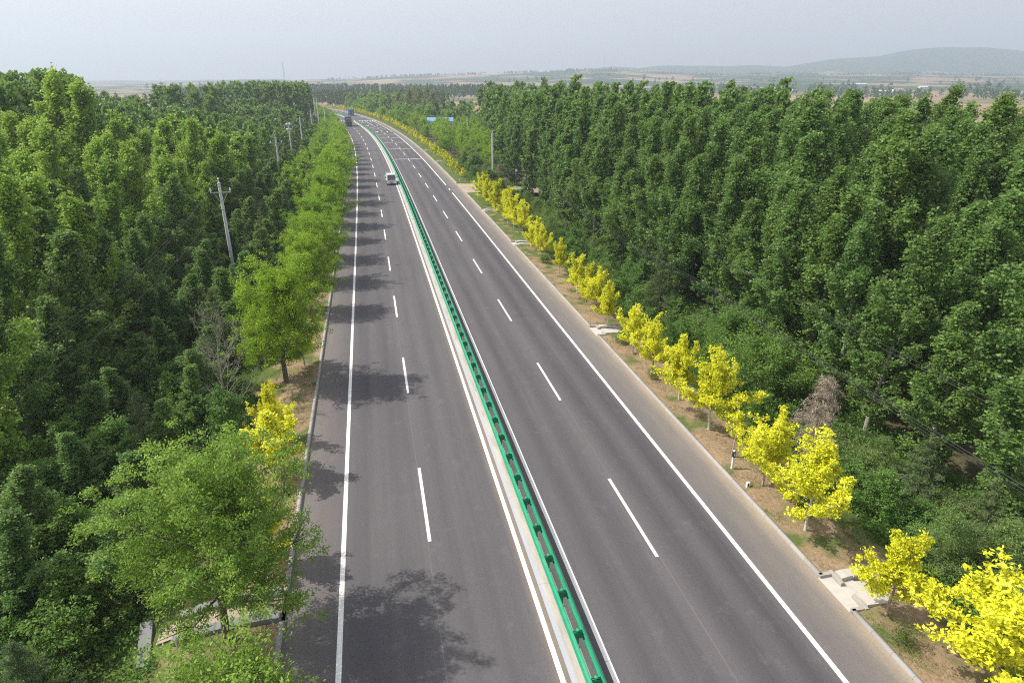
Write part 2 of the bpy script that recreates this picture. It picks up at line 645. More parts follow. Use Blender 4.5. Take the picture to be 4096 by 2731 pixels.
# ---------------------------------------------------------------- ground with far hills
RIDGE_A = [(-3000, 325), (334, 344), (491, 337), (606, 337), (785, 328), (916, 320), (1099, 315), (1184, 322), (1300, 321),
           (1376, 317), (1513, 312), (1590, 306), (1675, 304), (1780, 300), (1900, 297), (2208, 288), (2348, 275),
           (2451, 280), (2553, 290), (2650, 296), (2880, 300), (3130, 296), (3300, 300), (3600, 296), (3900, 302), (4096, 300), (7000, 300)]
RIDGE_B = [(-3000, 322), (2000, 322), (2250, 300), (2400, 272), (2451, 267), (2553, 274), (2647, 263), (2880, 267), (3020, 262), (3132, 269), (3300, 240),
           (3487, 229), (3560, 212), (3627, 201), (3749, 192), (3907, 194), (4096, 211), (4400, 230), (5200, 262), (7000, 300)]


def ground_height(X, Y):
    X = np.asarray(X, float)
    Y = np.asarray(Y, float)
    px = 2048 + FPX * X / np.maximum(Y * COST + CAM_H * SINT, 150)
    ra = np.interp(px, [p[0] for p in RIDGE_A], [p[1] for p in RIDGE_A])
    rb = np.interp(px, [p[0] for p in RIDGE_B], [p[1] for p in RIDGE_B])
    YA, YB = 2500.0, 4300.0
    zA = CAM_H + (322 - ra) * .857 / FPX * YA
    zB = CAM_H + (322 - rb) * .857 / FPX * YB
    ss = lambda t: np.clip(t, 0, 1) ** 2 * (3 - 2 * np.clip(t, 0, 1))
    upA = np.clip((Y - 900) / (YA - 900), 0, 1) ** 1.6
    base = -1.5
    zz = base + (zA - base) * upA
    dropA = base + (zA - base) * 0.55
    zz = np.where(Y > YA, zA + (dropA - zA) * ss((Y - YA) / 900), zz)
    upB = ss((Y - 3100) / (YB - 3100))
    zz = np.where(Y > 3100, zz + (zB - zz) * upB, zz)
    zz = np.where(Y > YB, zB + (base - zB) * ss((Y - YB) / 1500), zz)
    nz = np.sin(X * .011 + Y * .006) * np.sin(Y * .009 - X * .004) + .5 * np.sin(X * .031 + 1.3) * np.sin(Y * .027)
    amp = np.clip((Y - 1000) / 2500, 0, 1) * 5.0
    return zz + nz * amp * np.where(np.abs(Y - YA) < 150, .25, 1) * np.where(np.abs(Y - YB) < 250, .3, 1)


def at_ground(px, py):
    z = -1.5
    for _ in range(8):
        p = at(px, py, z)
        z = .5 * z + .5 * float(ground_height(p.x, p.y))
    return at(px, py, z)


def ground():
    ys = np.concatenate([np.arange(-120, 700, 20), np.arange(700, 1500, 30), np.arange(1500, 5200, 45), [5400, 5800, 6400, 7000]])
    a = np.linspace(-1.7, 1.7, 241)
    Y, A = np.meshgrid(ys, a, indexing='ij')
    X = A * np.maximum(Y * COST, 170) / 1.0
    zz = ground_height(X, Y)
    V = np.stack([X, Y, zz], -1).reshape(-1, 3)
    ny, nx = X.shape
    i = np.arange(ny - 1)[:, None] * nx + np.arange(nx - 1)[None, :]
    F = np.stack([i, i + 1, i + nx + 1, i + nx], -1).reshape(-1, 4)
    me = mesh_np('ground', V, F, 4, smooth=True)
    s, off = road_off(V[:, 0].astype(float), V[:, 1].astype(float))
    yy = V[:, 1]
    xx = V[:, 0]
    lim_r = 60.0
    lim_l = 95.0
    fl = ((off < lim_r) & (off > -lim_l) & (yy < 430) & (yy > -200)).astype(np.float32)
    at_ = me.attributes.new('floor', 'FLOAT', 'POINT')
    at_.data.foreach_set('value', fl)
    o = link_mesh('ground', me, None, M['ground'])
    tag(o, kind='structure')


ground()


# ---------------------------------------------------------------- road, markings, verges
def strip(name, offs, s0, s1, zs, mat, ds=2.0, kind='structure', gaps=()):
    """cross-section offs/zs extruded along the road"""
    V, F, UV = [], [], []
    segs = []
    cur = s0
    for a, b in sorted(gaps):
        if b < s0 or a > s1:
            continue
        segs.append((cur, a))
        cur = b
    segs.append((cur, s1))
    k = len(offs)
    for a, b in segs:
        if b - a < .05:
            continue
        n = max(1, int(math.ceil((b - a) / ds)))
        ss = np.linspace(a, b, n + 1)
        base = len(V)
        for s in ss:
            for o, z in zip(offs, zs):
                x, y = P(s, o)
                V.append((x, y, z))
                UV.append((o, s))
        for i in range(n):
            for j in range(k - 1):
                q = base + i * k + j
                F.append((q, q + 1, q + k + 1, q + k))
        if k == 4 and len(set(zs)) > 1:
            F.append((base, base + 1, base + 2, base + 3))
            e = base + n * k
            F.append((e + 3, e + 2, e + 1, e))
    me = mesh_np(name, V, F, 4, uv=UV)
    o = link_mesh(name, me, None, mat)
    if kind == 'structure':
        tag(o, kind='structure')
    return o


S0, S1 = -45.0, 640.0
strip('road', [-10.74, -5.4, 0, 5.4, 10.74], S0, S1, [0, 0, 0, 0, 0], M['asphalt'])
CH_R = [(17.1, 19.0), (46.7, 48.7), (77.8, 79.8), (100.6, 102.4), (167.6, 169.4), (195.5, 197.3)]
SIDE = [(118.5, 131.0)]
OPEN = (350.0, 384.0)
strip('median_strip', [-.80, -.798, .358, .36], S0, OPEN[0], [.003, .10, .10, .003], M['slab'])
strip('median_strip', [-.80, -.798, .358, .36], OPEN[1], S1, [.003, .10, .10, .003], M['slab'])


def kerb(side, gaps):
    o0, o1 = 10.74 * side, 10.92 * side
    strip('kerb', [o0, o0 + .012 * side, o1, o1 + .002 * side], S0, S1, [0, .15, .15, .0], M['kerb'], gaps=gaps, ds=2.0)


mk, nt, b = new_mat('kerb_stone')
g = N(nt)
uvk = g.node('ShaderNodeUVMap').outputs[0]
spk = g.node('ShaderNodeSeparateXYZ')
g.link(uvk, spk.inputs[0])
cell = g.math('FLOOR', spk.outputs[1])
wn_ = g.node('ShaderNodeTexWhiteNoise', noise_dimensions='1D')
g.link(cell, wn_.inputs['W'])
ck = g.mix(g.math('MULTIPLY', wn_.outputs[0], .6), (.31, .30, .285), (.22, .215, .205))
ck = g.mix(g.mapr(g.noise(uvk, 9, 6, .7), .45, .7, 0, .5), ck, (.30, .25, .19))
frk = g.math('ABSOLUTE', g.math('SUBTRACT', g.math('FRACT', spk.outputs[1]), .5))
ck = g.mix(g.mapr(frk, .488, .495, 0, .8), ck, (.10, .09, .08))
g.link(ck, b.inputs['Base Color'])
b.inputs['Roughness'].default_value = .85
M['kerb'] = mk
CH_L = [(21.2, 22.8)]
kerb(1, CH_R + SIDE)
kerb(-1, CH_L)

# edge lines and lane dashes
strip('edge_line', [-8.75, -8.55], S0, 560, [.004, .004], M['marking'])
strip('edge_line', [-1.17, -.98], S0, OPEN[0] - .5, [.004, .004], M['marking'])
strip('edge_line', [-1.17, -.98], OPEN[1] + .5, 560, [.004, .004], M['marking'])
strip('edge_line', [.62, .82], S0, OPEN[0] - .5, [.004, .004], M['marking'])
strip('edge_line', [.62, .82], OPEN[1] + .5, 560, [.004, .004], M['marking'])
strip('edge_line', [8.33, 8.53], S0, 560, [.004, .004], M['marking'],
      gaps=[(119.8, 123.2), (124.8, 129.6), (266, 269), (270.2, 274), (350, 384)])


def dashes(name, off, phase, lo, hi, w=.15, skip=()):
    V, F, UV = [], [], []
    k = math.floor((lo - phase) / 15)
    s = phase + 15 * k
    while s < hi:
        if s + 6 > lo and not any(a < s + 3 < b for a, b in skip):
            for i in range(2):
                a, b_ = s + 3 * i, s + 3 * i + 3
                q = len(V)
                for (u, t) in ((off - w / 2, a), (off + w / 2, a), (off + w / 2, b_), (off - w / 2, b_)):
                    x, y = P(t, u)
                    V.append((x, y, .004))
                    UV.append((u, t))
                F.append((q, q + 1, q + 2, q + 3))
        s += 15
    me = mesh_np(name, V, F, 4, uv=UV)
    tag(link_mesh(name, me, None, M['marking']), kind='structure')


dashes('lane_dashes', 4.69, 21.6, S0, 560, skip=[(316, 390)])
dashes('lane_dashes', -4.88, 24.7, S0, 560, skip=[(345, 390)])
# transverse slow-down bars
V, F, UV = [], [], []


def mark_quad(pts):
    q = len(V)
    for (s, o) in pts:
        x, y = P(s, o)
        V.append((x, y, .005))
        UV.append((o, s))
    F.append((q, q + 1, q + 2, q + 3))


for s in (176.3, 204.0, 226.0, 244.8, 261.0):
    for a, b_ in ((1.25, 4.25), (5.15, 8.15)):
        mark_quad([(s, a), (s, b_), (s + .42, b_), (s + .42, a)])
me = mesh_np('slow_bars', V, F, 4, uv=UV)
tag(link_mesh('slow_bars', me, None, M['marking']), kind='structure')
# arrows and legend blocks before the junction
V, F, UV = [], [], []
for s, kind in ((272, 1), (313, 1), (338, 1)):
    for o, turn in ((2.7, -1), (6.6, 0)):
        mark_quad([(s, o - .09), (s, o + .09), (s + 3.2, o + .09), (s + 3.2, o - .09)])
        mark_quad([(s + 3.2, o - .42), (s + 3.2, o + .42), (s + 5.6, o + .03), (s + 5.6, o - .03)])
        if turn:
            mark_quad([(s + 1.6, o - .7), (s + 1.6, o), (s + 2.3, o), (s + 2.3, o - .7)])
            mark_quad([(s + .9, o - .72), (s + 3.0, o - .72), (s + 2.0, o - 1.25), (s + 1.9, o - 1.25)])
for s in (290, 301):
    for o in (2.7, 6.6):
        for d in (-.5, 0, .5):
            mark_quad([(s, o + d - .13), (s, o + d + .13), (s + 1.6, o + d + .13), (s + 1.6, o + d - .13)])
        mark_quad([(s + .6, o - .9), (s + .6, o + .9), (s + .9, o + .9), (s + .9, o - .9)])
mark_quad([(316, 4.6), (316, 4.78), (332, 4.78), (332, 4.6)])
mark_quad([(332, 4.6), (332, 4.78), (348, 4.78), (348, 4.6)])
me = mesh_np('lane_arrows', V, F, 4, uv=UV)
tag(link_mesh('lane_arrows', me, None, M['marking']), kind='structure')
V, F, UV = [], [], []
o = -8.0
while o < 10.4:
    mark_quad([(352.5, o), (352.5, o + .55), (357.0, o + .55), (357.0, o)])
    o += 1.3
me = mesh_np('crosswalk', V, F, 4, uv=UV)
tag(link_mesh('crosswalk', me, None, M['marking']), kind='structure')

# verges (earth and grass), right one broken by the side road
for side in (1, -1):
    for a, b_ in (((S0, 118.0), (131.5, S1)) if side == 1 else ((S0, S1),)):
        offs = np.array([10.92, 11.25, 11.6, 12.0, 12.6, 13.8, 15.0, 16.5, 18.5, 20.0])
        zs = np.array([.125, .13, .13, .12, .09, -.05, -.35, -.85, -1.35, -1.62])
        n = int((b_ - a) / .4)
        ss = np.linspace(a, b_, n)
        S_, O_ = np.meshgrid(ss, offs, indexing='ij')
        Z_ = np.broadcast_to(zs, S_.shape).copy()
        Z_[:, 1:-1] += RNG.normal(0, .035, Z_[:, 1:-1].shape)
        if side == 1:
            for ca, cb_ in CH_R:
                mid_, hl = (ca + cb_) / 2, (cb_ - ca) / 2
                Z_[(np.abs(S_ - mid_) < hl - .05) & (O_ < 11.7)] = -.04
                Z_[(np.abs(S_ - mid_) < .62) & (O_ > 11.7) & (O_ < 13)] = -.16
        X_, Y_ = P(S_, O_ * side)
        nx = len(offs)
        i = np.arange(n - 1)[:, None] * nx + np.arange(nx - 1)[None, :]
        Fq = np.stack([i, i + 1, i + nx + 1, i + nx], -1).reshape(-1, 4)
        if side == -1:
            Fq = Fq[:, ::-1]
        me = mesh_np('verge', np.stack([X_, Y_, Z_], -1).reshape(-1, 3), Fq, 4, smooth=True,
                     uv=np.stack([O_ * side, S_], -1).reshape(-1, 2))
        tag(link_mesh('verge', me, None, M['verge']), kind='structure')


def verge_z(off):
    return float(np.interp(abs(off), [10.92, 11.6, 12.6, 13.8, 15.0, 16.5, 18.5, 20.0, 21], [.125, .13, .09, -.05, -.35, -.85, -1.35, -1.5, -1.5]))


# side road joining on the right
mb = MB()
for i in range(4):
    o0, o1 = 10.74 + i * 4, 10.74 + (i + 1) * 4
    w0 = 6.2 - min(i, 3) * .9
    w1 = 6.2 - min(i + 1, 3) * .9
    z0 = -1.2 * min(1, max(0, (i - 1) / 4)) + .006
    z1 = -1.2 * min(1, max(0, i / 4)) + .006
    c = 124.7
    pts = [P3(c - w0, o0, z0), P3(c - w1, o1, z1), P3(c + w1, o1, z1), P3(c + w0, o0, z0)]
    mb.add(pts, [(0, 1, 2, 3)])
tag(mb.build('side_road', M['concrete_dusty']), kind='structure')
mb = MB()
for sgn in (-1, 1):
    for i in range(3):
        o0, o1 = 10.9 + i * 4, 10.9 + (i + 1) * 4
        w0 = 6.2 - min(i, 3) * .9
        w1 = 6.2 - min(i + 1, 3) * .9
        z0 = .13 - 1.2 * min(1, max(0, (i - 1) / 4))
        z1 = .13 - 1.2 * min(1, max(0, i / 4))
        c = 124.7
        mb.add([P3(c + sgn * w0, o0, z0), P3(c + sgn * w1, o1, z1), P3(c + sgn * (w1 + .8), o1, z1), P3(c + sgn * (w0 + .8), o0, z0),
                P3(c + sgn * w0, o0, z0 - .3), P3(c + sgn * w1, o1, z1 - .3)], [(0, 1, 2, 3), (0, 4, 5, 1)])
tag(mb.build('side_road_shoulder', M['verge']), kind='structure')


# ---------------------------------------------------------------- guardrail in the median
def guardrail(s0, s1, label, near):
    root = empty('guardrail', P3(s0, -.2, .1), 0, label, 'guardrail')
    inv = Matrix.Translation(-Vector(root.location))
    prof = [(0, .42), (.05, .44), (.10, .48), (.10, .52), (.02, .565), (.02, .605), (.10, .65), (.10, .70), (.06, .74), (-.02, .755)]
    for side in (-1, 1):
        # W-beam, closed thin section
        sec = [(x, z) for x, z in prof] + [(x - .012, z) for x, z in reversed(prof)]
        base = -.2 + side * .20
        n = int((s1 - s0) / 2)
        V, F = [], []
        k = len(sec)
        for i in range(n + 1):
            s = s0 + i * (s1 - s0) / n
            for x, z in sec:
                p = inv @ P3(s, base + side * x, z + .1)
                V.append(p)
        for i in range(n):
            for j in range(k):
                j2 = (j + 1) % k
                a = (i * k + j, i * k + j2, (i + 1) * k + j2, (i + 1) * k + j)
                F.append(a if side == 1 else a[::-1])
        me = mesh_np('rail', V, F, 4)
        link_mesh('rail', me, root, M['green'])

    def post_mb(lean=0.0):
        m = MB()
        m.tube([(0, 0, -.02), (0, 0, .80)], .057, 12)
        return m

    def spacer_mb():
        m = MB()
        for y in (-.055, .055):
            m.box((0, y, .60), (.39, .012, .26))
        m.box((-.19, 0, .60), (.012, .10, .26))
        m.box((.19, 0, .60), (.012, .10, .26))
        m.box((0, 0, .73), (.30, .045, .012))
        return m

    def cap_mb():
        m = MB()
        m.tube([(0, 0, .80), (0, 0, .835), (0, 0, .85)], [.072, .066, .03], 12)
        return m
    pm = sm = cm = None
    cnt = 0
    s = math.ceil((s0 - 15.7) / 2) * 2 + 15.7
    ssz = []
    while s < s1 - .3:
        if near and 11 < s and cnt < 100:
            p = inv @ P3(s, -.2, .1)
            if pm is None:
                po = post_mb().build('post', M['green_shaded'], root)
                so_ = spacer_mb().build('spacer', M['green_shaded'], po)
                co = cap_mb().build('post_cap', M['green'], po, smooth=False)
                pm, sm, cm = po, so_, co
            else:
                po = pm.copy()
                COL.objects.link(po)
                po.parent = root
                for q in (sm, cm):
                    d = q.copy()
                    COL.objects.link(d)
                    d.parent = po
            po.location = p
            po.rotation_euler = (0, 0, head(s) - math.pi / 2)
            if abs(s - 33.7) < .9:
                for zb in (.12, .28):
                    r = MB()
                    r.tube([(0, 0, zb), (0, 0, zb + .08)], .0605, 12)
                    r.build('yellow_band', M['yellow'], po)
            cnt += 1
        else:
            ssz.append(s)
        s += 2
    m = MB()
    for s in ssz:
        p = inv @ P3(s, -.2, .1)
        h = head(s) - math.pi / 2
        m.tube([p + Vector((0, 0, -.02)), p + Vector((0, 0, .82))], .06, 6)
        m.box(p + Vector((0, 0, .60)), (.39, .11, .26), rz=h)
    o = m.build('posts', M['green_shaded'], root)
    tag(o, kind='stuff')
    return root


guardrail(S0 + 1, OPEN[0] - 1, 'long green steel guardrail on the pale concrete strip between the carriageways', True)
guardrail(OPEN[1] + 1, 560, 'far stretch of green guardrail beyond the gap with the crossing', False)


# ---------------------------------------------------------------- plants
def tubes_mesh(name, segs, n=5):
    """segs: list of polylines [(p, r), ...] as arrays"""
    V, F = [], []
    base = 0
    for pts, rad, nn in segs:
        pts = np.asarray(pts, float)
        k = len(pts)
        d = np.gradient(pts, axis=0)
        d /= np.linalg.norm(d, axis=1)[:, None] + 1e-9
        a = np.where(np.abs(d[:, 2:3]) < .9, np.array([[0, 0, 1.0]]), np.array([[1.0, 0, 0]]))
        u = np.cross(d, a)
        u /= np.linalg.norm(u, axis=1)[:, None]
        w = np.cross(d, u)
        t = np.arange(nn) * 2 * math.pi / nn
        ring = pts[:, None, :] + (u[:, None, :] * np.cos(t)[None, :, None] + w[:, None, :] * np.sin(t)[None, :, None]) * np.asarray(rad)[:, None, None]
        V.append(ring.reshape(-1, 3))
        i = np.arange(k - 1)[:, None] * nn
        j = np.arange(nn)[None, :]
        j2 = (j + 1) % nn
        F.append(np.stack([i + j, i + j2, i + nn + j2, i + nn + j], -1).reshape(-1, 4) + base)
        base += k * nn
    return mesh_np(name, np.concatenate(V), np.concatenate(F), 4, smooth=True)


def leaves_arrays(rng, C, size, aspect, droop=0.3, tri=False, axis=None, tone=None, flat=0.0):
    n = len(C)
    ax = rng.normal(0, 1, (n, 3))
    if axis is not None:
        ax = ax * .55 + axis
    ax[:, 2] -= droop
    ax /= np.linalg.norm(ax, axis=1)[:, None] + 1e-9
    nr = rng.normal(0, 1, (n, 3))
    nr[:, 2] = np.abs(nr[:, 2]) + flat
    b = np.cross(nr, ax)
    b /= np.linalg.norm(b, axis=1)[:, None] + 1e-9
    l = size * rng.uniform(.65, 1.3, n)[:, None]
    w = l * aspect
    if tri:
        V = np.stack([C - ax * l * .5 - b * w * .4, C - ax * l * .35 + b * w * .6, C + ax * l * .5], 1)
        k = 3
    else:
        V = np.stack([C - ax * l * .5, C - ax * l * .05 + b * w * .5, C + ax * l * .5, C - ax * l * .05 - b * w * .5], 1)
        k = 4
    if tone is None:
        tone = rng.uniform(.2, .8, n)
    return V.reshape(-1, 3), np.arange(n * k).reshape(n, k), k, tone


def skeleton(rng, H, cb, R, nb, elev0, elev1, curve, prof, subs=4, trunk_r=.12, lean=(0, 0), wob=.15, sublen=.38, start_n=0, top=.97):
    """returns trunk polylines and list of leafy segments (p0,p1,weight,dir)"""
    n = 9
    t = np.linspace(0, 1, n)
    tr = np.zeros((n, 3))
    tr[:, 2] = t * H * top
    jx = np.cumsum(rng.normal(0, wob, n)) * np.linspace(0, 1, n)
    jy = np.cumsum(rng.normal(0, wob, n)) * np.linspace(0, 1, n)
    tr[:, 0] = jx * .5 + lean[0] * t ** 1.5 * H
    tr[:, 1] = jy * .5 + lean[1] * t ** 1.5 * H
    rad = trunk_r * (1 - t * .88)
    polys = [(tr, rad, 8)]
    segs = []
    for i in range(nb):
        u = (i + rng.uniform(.2, .8)) / nb
        h = (cb + (top - cb) * u) / top
        bp = np.array([np.interp(h, t, tr[:, k]) for k in range(3)])
        az = i * 2.399 + rng.uniform(-.4, .4)
        L = R * prof(u) * rng.uniform(.72, 1.15)
        if L < .15:
            continue
        e = math.radians(elev0 + (elev1 - elev0) * u + rng.uniform(-8, 8))
        m = 5
        p = bp.copy()
        pts = [p.copy()]
        br = max(.012, trunk_r * (1 - u * .85) * .42)
        for k in range(m):
            azk = az + rng.uniform(-.15, .15)
            ek = e + curve * k / m
            d = np.array([math.cos(azk) * math.cos(ek), math.sin(azk) * math.cos(ek), math.sin(ek)])
            q = p + d * L / m
            if k >= 1:
                segs.append((p.copy(), q.copy(), .6 + k * .25, d))
            p = q
            pts.append(p.copy())
        polys.append((np.array(pts), np.linspace(br, .006, m + 1), 4))
        for j in range(subs):
            k = rng.integers(1, m + 1)
            sp_ = pts[k]
            az2 = az + rng.choice([-1, 1]) * rng.uniform(.5, 1.3)
            e2 = e + curve * k / m * .6 + rng.uniform(-.35, .35)
            L2 = L * sublen * rng.uniform(.6, 1.2)
            d = np.array([math.cos(az2) * math.cos(e2), math.sin(az2) * math.cos(e2), math.sin(e2)])
            ep = sp_ + d * L2
            segs.append((sp_, ep, 1.0, d))
            polys.append((np.array([sp_, (sp_ + ep) / 2 + rng.normal(0, .03, 3), ep]), [br * .4, br * .25, .004], 3))
    # leader
    segs.append((tr[-2], tr[-1] + np.array([0, 0, H * .03]), 1.3, np.array([0, 0, 1.0])))
    return polys, segs


def leaf_fill(rng, segs, count, spread, size, aspect, droop=.3, tri=False, axisw=0.0, tone_amp=.28, flat=0.0, clump=0, zf=1.0):
    P0 = np.array([s[0] for s in segs])
    P1 = np.array([s[1] for s in segs])
    W = np.array([s[2] * (np.linalg.norm(s[1] - s[0]) + .05) for s in segs])
    D = np.array([s[3] for s in segs])
    seg_tone = rng.normal(0, tone_amp * .6, len(segs))
    if clump:
        nc = max(3, count // clump)
        idc = rng.choice(len(segs), nc, p=W / W.sum())
        tt = rng.uniform(0, 1.05, nc)[:, None]
        CC = P0[idc] * (1 - tt) + P1[idc] * tt + rng.normal(0, spread, (nc, 3))
        pick = rng.integers(0, nc, count)
        C = CC[pick] + rng.normal(0, spread * .5, (count, 3)) * np.array([1, 1, zf])
        ids = idc[pick]
        ctone = rng.normal(0, tone_amp * .5, nc)[pick]
    else:
        ids = rng.choice(len(segs), count, p=W / W.sum())
        tt = rng.uniform(0, 1.05, count)[:, None]
        C = P0[ids] * (1 - tt) + P1[ids] * tt + rng.normal(0, spread, (count, 3))
        ctone = 0
    tone = np.clip(.48 + seg_tone[ids] + ctone + rng.normal(0, tone_amp * .55, count), 0, 1)
    return leaves_arrays(rng, C, size, aspect, droop, tri, D[ids] * axisw if axisw else None, tone, flat)


def proto(name, trunk_polys, leafarr, bark, leaf, crown_name='crown', trunk_name='trunk'):
    tm = tubes_mesh(name + '_wood', trunk_polys)
    tm.materials.append(bark)
    out = [(trunk_name, tm)]
    if leafarr is not None:
        V, F, k, tone = leafarr
        lm = mesh_np(name + '_leaves', V, F, k, tone=tone)
        lm.materials.append(leaf)
        out.append((crown_name, lm))
    return out


def plant(kind, pr, loc, rz, sc, label, cat, group=None, szx=1.0):
    r = empty(kind, loc, rz, label, cat, group)
    r.scale = (sc * szx, sc * szx, sc)
    for nm, me in pr:
        link_mesh(nm, me, r)
    return r


pop_prof = lambda u: (min(1, .62 + u * 1.5) if u < .3 else 1.05 - (u - .3) ** 1.5 * 1.2)


def mk_poplar(seed, H=14, R=2.6, n=20000, size=.15, leaf='poplar', lean=.03, cb=.07, tri=False, nb=52, clump=5):
    rng = np.random.default_rng(seed)
    p, s = skeleton(rng, H, cb, R, nb, 36, 74, .5, lambda u: pop_prof(u) * rng.uniform(.55, 1.35), subs=5, trunk_r=.13, lean=(lean, 0), wob=.14, sublen=.30)
    la = leaf_fill(rng, s, n, .13, size, .85, .1, tri, .3, clump=clump)
    return proto('poplar', p, la, M['bark_pop'], M[leaf])


PNEAR = [mk_poplar(10 + i, 14, (2.5, 2.8, 2.3, 2.7, 2.4)[i], 34000, .125, nb=58, lean=.06) for i in range(5)]
PLIGHT = [mk_poplar(30 + i, 11, (2.1, 2.4, 2.0)[i], 28000, .115, 'poplar_light', lean=.10, nb=50) for i in range(3)]
PMID = [mk_poplar(50 + i, 14, (2.6, 2.8, 2.4)[i], 11000, .21, nb=46, clump=4) for i in range(3)]
PMIDL = [mk_poplar(60 + i, 11, (2.2, 2.4)[i], 9500, .20, 'poplar_light', lean=.10, nb=42, clump=4) for i in range(2)]
rr = random.Random(11)

# forest stands: candidates as dicts
cands = []


def top_noise(x, y):
    return (math.sin(x * .31 + y * .17) + math.sin(y * .23 - x * .11 + 2) + math.sin(x * .07 + y * .05 + 1)) / 3


# right plantation
o = 23.0
row = 0
while o < 60:
    s = 4.0 + (row % 2) * 1.9
    while s < 262:
        ds = 3.7
        oo = o + rr.uniform(-1.1, 1.1)
        sj = s + rr.uniform(-1.2, 1.2)
        x, y = P(sj, oo)
        x, y = float(x), float(y)
        hbase = 15.6 + 1.3 * top_noise(x, y) + rr.uniform(-1.7, 1.6) + min(2.0, row * .5)
        if row == 0:
            hbase *= .84
        if y > 150:
            hbase -= .7
        if rr.random() < .10:
            hbase += 1.7
        if x > .56 * y + 6:
            hbase -= 1.4
        if sj > 150 and oo < 24 + (sj - 150) * .16:
            s += ds
            continue
        if 119 < sj < 130 and row < 1:
            s += ds
            continue
        cands.append(dict(x=x, y=y, H=hbase, side=1, row=row, s=sj, off=oo, light=False))
        s += ds
    o += 3.9
    row += 1
# left forest
o = -17.5
row = 0
while o > -105:
    s = 6 + (row % 2) * 2
    smax = 300 if o > -60 else 230
    while s < smax:
        oo = o + rr.uniform(-.9, .9)
        sj = s + rr.uniform(-1, 1)
        x, y = P(sj, oo)
        x, y = float(x), float(y)
        a = -oo
        h = float(np.interp(a, [17, 21, 25, 29, 34, 40, 48, 60], [6.6, 7.6, 9.4, 10.6, 11.6, 12.4, 12.8, 12.8]))
        h += 1.4 * top_noise(x, y) + rr.uniform(-1.7, 1.5) + 1.4
        if rr.random() < .07 and a > 24:
            s += 3.9
            continue
        h0_ = h
        light = (math.sin(x * .12 + 1.0) + math.sin(y * .09)) + rr.uniform(-.8, .8) > -.6 and 23 < a < 66
        if light:
            h += 1.2
        else:
            h -= .5
        px, _ = proj(x, y, h)
        if y > 130:
            h -= 2.6
        if a < 24.5 and sj < 78:
            h = min(h, 6.9 + rr.uniform(-.6, .3))
        if sj < 50 and a < 28:
            h *= .82
        if y < 60 and px < 420 and a > 25:
            h = max(h, 12.2 + rr.uniform(-1.5, 1.5))
        if 74 < y < 140 and px < 330:
            h = 20.3 + rr.uniform(-1.2, 1.0)
            light = rr.random() < .35
        elif 110 < y < 210 and 330 < px < 560:
            h = 15.5 + rr.uniform(-1, 1)
            light = False
        elif y >= 74 and px < 330:
            h = 16
        if 90 < y < 150 and 430 < px < 560 and a > 45 and h < 15:
            s += 3.9
            continue
        if 18 < sj < 25 and a < 19.5:
            s += 3.9
            continue
        if a > 22 and sj < 12:
            s += 3.9
            continue
        cands.append(dict(x=x, y=y, H=h, side=-1, row=row, s=sj, off=oo, light=light))
        s += 3.9
    o -= 4.1
    row += 1
# far tall blocks on the left
for (y0, y1, p0, p1, ztop, step) in ((205, 235, 600, 850, 17.2, 5.5), (265, 330, 860, 1235, 18.0, 6.0), (178, 196, 345, 455, 16.0, 5.5)):
    y = y0
    while y < y1:
        zc = y * COST
        x0, x1 = (p0 - 2048) / FPX * zc, (p1 - 2048) / FPX * zc
        x = x0 + rr.uniform(0, 3)
        while x < x1:
            cands.append(dict(x=x + rr.uniform(-1, 1), y=y + rr.uniform(-1.5, 1.5), H=ztop + 1.5 + rr.uniform(-1.6, .9), side=-1, row=30, s=y, off=-60, light=False, blk=True))
            x += step
        y += step

vis = []
for c in cands:
    px, py = proj(c['x'], c['y'], c['H'] * .7 - 1.5)
    zc = c['y'] * COST + 10 * SINT
    if zc < 4:
        continue
    m = 3.0 / zc * FPX
    if -m < px < 4096 + m and py < 2731 + 500:
        c['d'] = math.hypot(c['x'], c['y'])
        # trees deep in a stand show only their tops
        c['score'] = c['d'] * (1.0 + .06 * min(c['row'], 12))
        vis.append(c)
vis.sort(key=lambda c: c['score'])
near, rest = vis[:300], vis[300:]
print('POPLARS', len(cands), len(vis))


ORD = ['first', 'second', 'third', 'fourth', 'fifth', 'sixth', 'seventh', 'eighth', 'ninth', 'tenth', 'eleventh', 'twelfth', 'thirteenth', 'fourteenth',
       'fifteenth', 'sixteenth', 'seventeenth', 'eighteenth', 'nineteenth', 'twentieth']
fr = sorted([c for c in near if c['side'] == 1 and c['row'] == 0], key=lambda c: c['s'])
for i, c in enumerate(fr):
    c['ord'] = i


